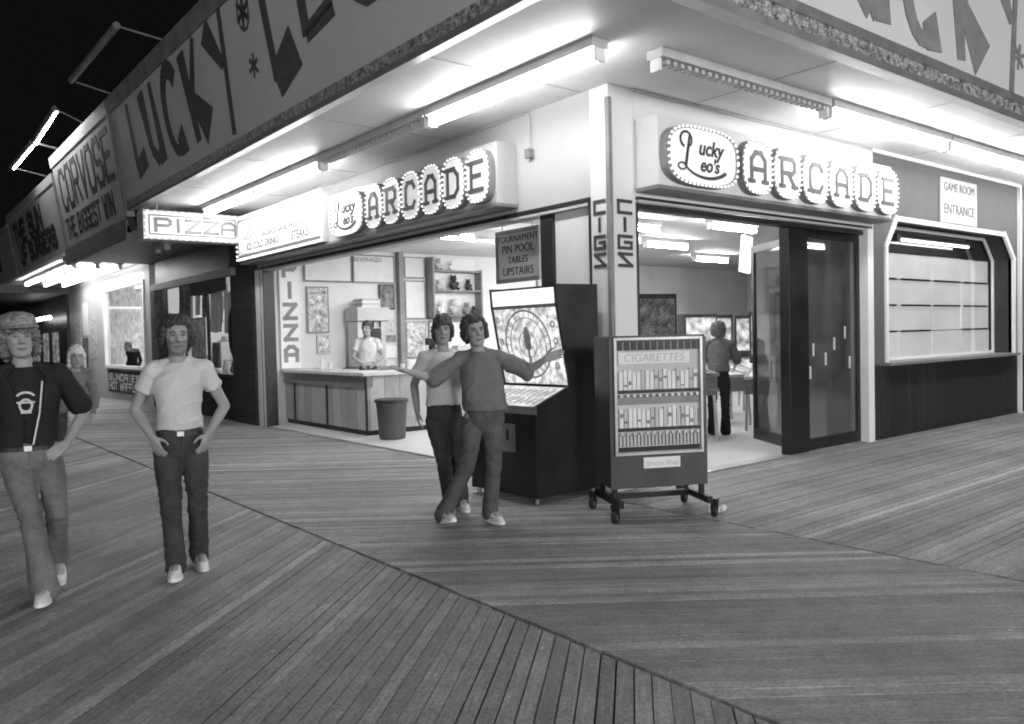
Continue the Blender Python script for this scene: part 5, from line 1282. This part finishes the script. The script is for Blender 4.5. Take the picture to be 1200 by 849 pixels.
    # shoes
    for s_ in 'ab':
        A_ = D['a'+s_]; td = D['t'+s_]; yaw_ = math.atan2(td.x, -td.y); pt = math.atan2(td.z, math.hypot(td.x, td.y))
        rm2 = Matrix.Translation(A_) @ Matrix.Rotation(yaw_, 4, 'Z') @ Matrix.Rotation(pt, 4, 'X').inverted()
        up_ = MB(); up_.rings([(0, -.065, -.066, .044, .135), (0, -.065, -.05, .044, .134), (0, -.055, -.03, .041, .118), (0, -.03, -.01, .037, .085), (0, .0, .015, .036, .055), (0, .005, .035, .035, .045)], 22, 2.4)
        up_.v = [rm2 @ V3(v) for v in up_.v]; so = up_.local().build('shoe', shoe, P, smooth=True)
        if shoe == 'shoe':
            for q in range(4):
                lc_ = MB(); lc_.tube([(-.022, -.075+q*.022, -.028+q*.010), (0, -.077+q*.022, -.018+q*.011), (.022, -.075+q*.022, -.028+q*.010)], .0035, 6); lc_.v = [rm2 @ V3(v) for v in lc_.v]; lc_.local().build('lace', 'mid', so)
            st = MB(); st.box(.036, .043, -.10, -.03, -.06, -.035); st.box(-.043, -.036, -.10, -.03, -.06, -.035); st.v = [rm2 @ V3(v) for v in st.v]; st.local().build('stripe', 'mid', so)
        sl = MB(); sl.rings([(0, -.065, -.088, .046, .138), (0, -.065, -.064, .047, .139)], 22, 2.4); sl.v = [rm2 @ V3(v) for v in sl.v]; sl.local().build('sole', 'white' if shoe == 'shoe' else 'black', so)
    if extras: extras(P, D, hp, off)
    return P
def belt(P, D, off, z=1.0, m_='black', rx=.158, ry=.120):
    x, y = off(z); mb = MB().local(); mb.rings([(x, y, z-.018, rx, ry), (x, y, z+.018, rx, ry)], 28, 2.3); o = mb.build('belt', m_, P)
    k = MB().local(); k.box(x-.022, x+.022, y-ry-.008, y-ry+.004, z-.016, z+.016); k.build('buckle', 'alu', o)

# man in the pale T-shirt, hands in his front pockets, strolling towards the camera
def xt(P, D, hp, off): belt(P, D, off, .995, 'dark')
person('bearded man in a tight pale T-shirt strolling with hands in his jeans pockets', (1.73, 5.97), (-.26, -.96), dict(
    hea=(0.0, -.03, 1.675), ea=(-.29, .07, 1.16), wa=(-.185, -.075, .985), eb=(.31, .07, 1.16), wb=(.19, -.075, .985), ka=(-.08, -.09, .51), aa=(-.06, -.14, .085), kb=(.10, -.03, .51), ab=(.10, .10, .095), ta=(-.1, -1, .12), tb=(.15, -1, -.1), hem=1.02, flare=.068),
    hair='curly', hairm='hair', beard=.45, top='tee', bottom='denim', sleeve=.5, extras=xt, seed=2, heady=R(4),
    hand_a=dict(d=(.35, -.25, -.9), n=(.6, .6, 0), s=(.2, -1, .3), curl=.3), hand_b=dict(d=(-.35, -.25, -.9), n=(-.6, .6, 0), s=(-.2, -1, .3), curl=.3))
# left man
def xl(P, D, hp, off):
    # open dark overshirt
    s2 = MB(); n = 30; rs = []
    for z, rx, ry in ((.985, .178, .138), (1.05, .176, .136), (1.15, .17, .132), (1.28, .182, .136), (1.37, .194, .138), (1.43, .184, .118), (1.475, .132, .096), (1.49, .10, .086)):
        x, y = off(z); rs.append((x, y, z, rx, ry))
    V = []; F_ = []; a0_, a1_ = R(-90+27), R(270-27)
    for th in (0, .012):
        for (x, y, z, rx, ry) in rs:
            op = R(27) if z > 1.2 else R(9)
            if z > 1.4: op = R(38)
            for k in range(n+1):
                a = R(-90)+op+(2*PI-2*op)*k/n; wob = 1+.02*noise.noise(V3((math.cos(a)*3, math.sin(a)*3, z*5)))
                V.append((x+(rx-th)*math.cos(a)*wob, y+(ry-th)*math.sin(a)*wob, z))
    m = len(rs)*(n+1)
    for i in range(len(rs)-1):
        for k in range(n):
            q = i*(n+1)+k; F_.append((q, q+1, q+n+2, q+n+1)); F_.append((q+m, q+m+n+1, q+m+n+2, q+m+1))
    for i in range(len(rs)-1):
        for k in (0, n): q = i*(n+1)+k; F_.append((q, q+n+1, q+n+1+m, q+m))
    s2.add(V, F_)
    v_ = s2.local().build('overshirt', 'blackshirt', P, smooth=True)
    for s_ in 'ab':
        S_, E_ = D['s'+s_], D['e'+s_]; t = MB().local(); t.tube([S_+V3((0, 0, .01)), S_.lerp(E_, .45), S_.lerp(E_, .8)], [.066, .070, .080], 16, True); t.build('sleeve', 'blackshirt', P, smooth=True)
    zt = MB().local(); zt.tube([(off(1.3)[0]+.075, off(1.3)[1]-.125, 1.40), (off(1.2)[0]+.06, off(1.2)[1]-.130, 1.2), (off(1)[0]+.03, off(1)[1]-.140, 1.0)], .006, 6); zt.build('zip', 'alu', v_)
    # chest print: emblem
    pr = MB(); mm = Matrix.Translation((off(1.28)[0]-.02, off(1.28)[1]-.124, 1.27)) @ Matrix.Rotation(R(90), 4, 'X')
    arc(pr, mm, 0, .03, .05, .035, R(20), R(160), .014, .014, .006, 8); arc(pr, mm, 0, -.02, .035, .04, 0, 2*PI, .014, .014, .006, 10); strokes_taper(pr, mm, [(-.05, .0, .012, .05, .0, .012), (-.03, -.06, .02, .03, -.06, .02)], .006)
    pr.local().build('chest_print', 'lightgrey', P)
    # soft brimmed cap
    c = MB(); c.rings([(0, .005, .055, .086, .108), (0, .005, .075, .090, .11), (0, .008, .105, .086, .10), (0, .01, .13, .070, .08), (0, .01, .146, .03, .035)], 26, 2.1)
    c.rings([(0, -.03, .050, .088, .135, -.0), (0, -.03, .058, .090, .137), (0, -.02, .066, .084, .11)], 26, 2.1)
    c.v = [tuple(hp(v[0]*1.17, v[1]*1.15, v[2]*1.06+.004)) for v in c.v]; c.local().build('cap', mat('cap_cloth', .22, .8, .5, 20, .5, 70, fine=.5), P, smooth=True)
    belt(P, D, off, .975, 'dark', .165, .127)
person('long haired man in cap and open black overshirt walking at the left edge', (.83, 6.1), (-.14, -.99), dict(
    pel=(-.02, 0, .97), che=(.0, -.0, 1.3), nec=(-.02, -.0, 1.5), hea=(-.045, -.03, 1.685), sa=(-.215, 0, 1.438), sb=(.172, 0, 1.438), ea=(-.37, .08, 1.2), wa=(-.42, -.08, 1.0), eb=(.32, .09, 1.18), wb=(.20, -.07, .985),
    ka=(-.02, -.13, .53), aa=(.04, -.20, .085), kb=(.13, -.02, .53), ab=(.12, .26, .17), ta=(-.15, -1, .1), tb=(.15, -1, -.55), hem=1.0, flare=.088, waist=1.02),
    sc=1, hair='curlybig', hairm='hair_light', top='blackshirt', bottom='denim_fade', sleeve=.5, extras=xl, seed=5, heady=R(8), headt=R(-3),
    hand_b=dict(d=(-.7, -.3, -.45), n=(0, .8, -.3), s=(0, -.2, 1), curl=.45))
# young man with outstretched arms
person('young man in grey sweatshirt stepping out with both arms stretched wide', (4.19, 5.69), (-.55, -.83), dict(
    pel=(.03, 0, .97), che=(.0, -.02, 1.3), nec=(-.01, -.02, 1.5), hea=(-.05, -.05, 1.67), sa=(-.18, -.01, 1.435), sb=(.17, -.01, 1.435), ea=(-.41, -.08, 1.27), wa=(-.61, -.20, 1.34), eb=(.39, -.05, 1.31), wb=(.54, -.20, 1.42),
    ka=(-.14, -.13, .53), aa=(-.36, -.04, .10), kb=(.09, -.03, .51), ab=(.05, .03, .085), ta=(.45, -.9, .25), tb=(.55, -.9, 0), hem=.985, ease=.042, flare=.072),
    hair='curly', top='sweat', bottom='denim_mid', sleeve=1.25, seed=8, headt=R(-8), heady=R(14),
    hand_a=dict(d=(-.9, -.2, .25), n=(.0, -.3, 1), s=(0, -1, .3), curl=.12), hand_b=dict(d=(.9, -.1, .3), n=(0, -1, -.2), s=(0, 0, 1), curl=.15))
# young man behind him
person('young man in pale T-shirt and dark jeans standing behind the one with outstretched arms', (4.20, 6.30), (-.45, -.89), dict(
    hea=(0, -.03, 1.69), ea=(-.27, .04, 1.19), wa=(-.25, -.02, .945), eb=(.27, .02, 1.18), wb=(.30, -.08, .95), ka=(-.03, -.05, .52), aa=(.03, -.05, .085), kb=(.12, 0, .51), ab=(.15, .06, .085), hem=1.0, ease=.012, flare=.068),
    hair='bowl', top='tee_grey', bottom='denim', sleeve=.6, seed=11, heady=R(-6))
# clerk
def xc(P, D, hp, off): pass
person('counter clerk in a pale shirt standing behind the pizza counter', (7.12, 13.12, .14), (-.5, -.86), dict(ea=(-.26, -.06, 1.18), wa=(-.12, -.22, 1.06), eb=(.27, -.04, 1.18), wb=(.14, -.22, 1.07), ease=.02), hair='short', top=None or 'tee_grey', bottom='denim_mid', sleeve=.6, seed=14, heady=R(-25), vox=.012, extras=xc)
mb = MB(); mb.box(6.75, 9.0, 12.75, 14.6, .013, .14); o = mb.build('duckboard', 'mid'); tag(o, 'low duckboard the counter clerk stands on', 'platform')
# pinball player
person('man in grey shirt and black trousers playing pinball inside the right opening', (10.35, 7.85), (.82, .57), dict(pel=(0, .02, .97), che=(0, -.10, 1.28), nec=(0, -.18, 1.48), hea=(0, -.25, 1.64), sa=(-.19, -.15, 1.42), sb=(.19, -.15, 1.42), ea=(-.28, -.25, 1.16), wa=(-.24, -.48, 1.06), eb=(.28, -.25, 1.16), wb=(.24, -.48, 1.06), ease=.02, flare=.08), hair='curly', hairm='hair_light', top='sweat', bottom='blackshirt', shoe='shoe_dark', sleeve=1.3, seed=17, vox=.012)
# woman further up the boardwalk
person('pale haired woman in a dark top half hidden behind the man in the cap', (1.66, 9.9), (-.1, -1), dict(pel=(-.12, 0, .97), ha=(-.22, 0, .93), hb=(-.05, 0, .93), ka=(-.26, -.03, .51), kb=(-.10, -.03, .51), aa=(-.28, 0, .09), ab=(-.13, 0, .09), che=(.06, 0, 1.3), nec=(.13, 0, 1.5), hea=(.16, -.03, 1.67), sa=(-.06, 0, 1.44), sb=(.29, 0, 1.44), eb=(.36, .03, 1.17), wb=(.30, -.1, .98), ea=(-.14, 0, 1.17), wa=(-.12, -.1, .95)), sc=.90, hair='bob', hairm='hair_pale', top='sweat', bottom='denim', sleeve=1.9, seed=21, vox=.012, fem=True)
# dark figure at the bright window
person('dark haired customer leaning over inside the bright shop window', (6.5, 26.9), (-.9, -.4), dict(che=(.05, -.1, 1.28), nec=(.1, -.22, 1.44), hea=(.12, -.3, 1.58)), hair='short', top='blackshirt', bottom='denim', sleeve=1.8, seed=23, vox=.015)
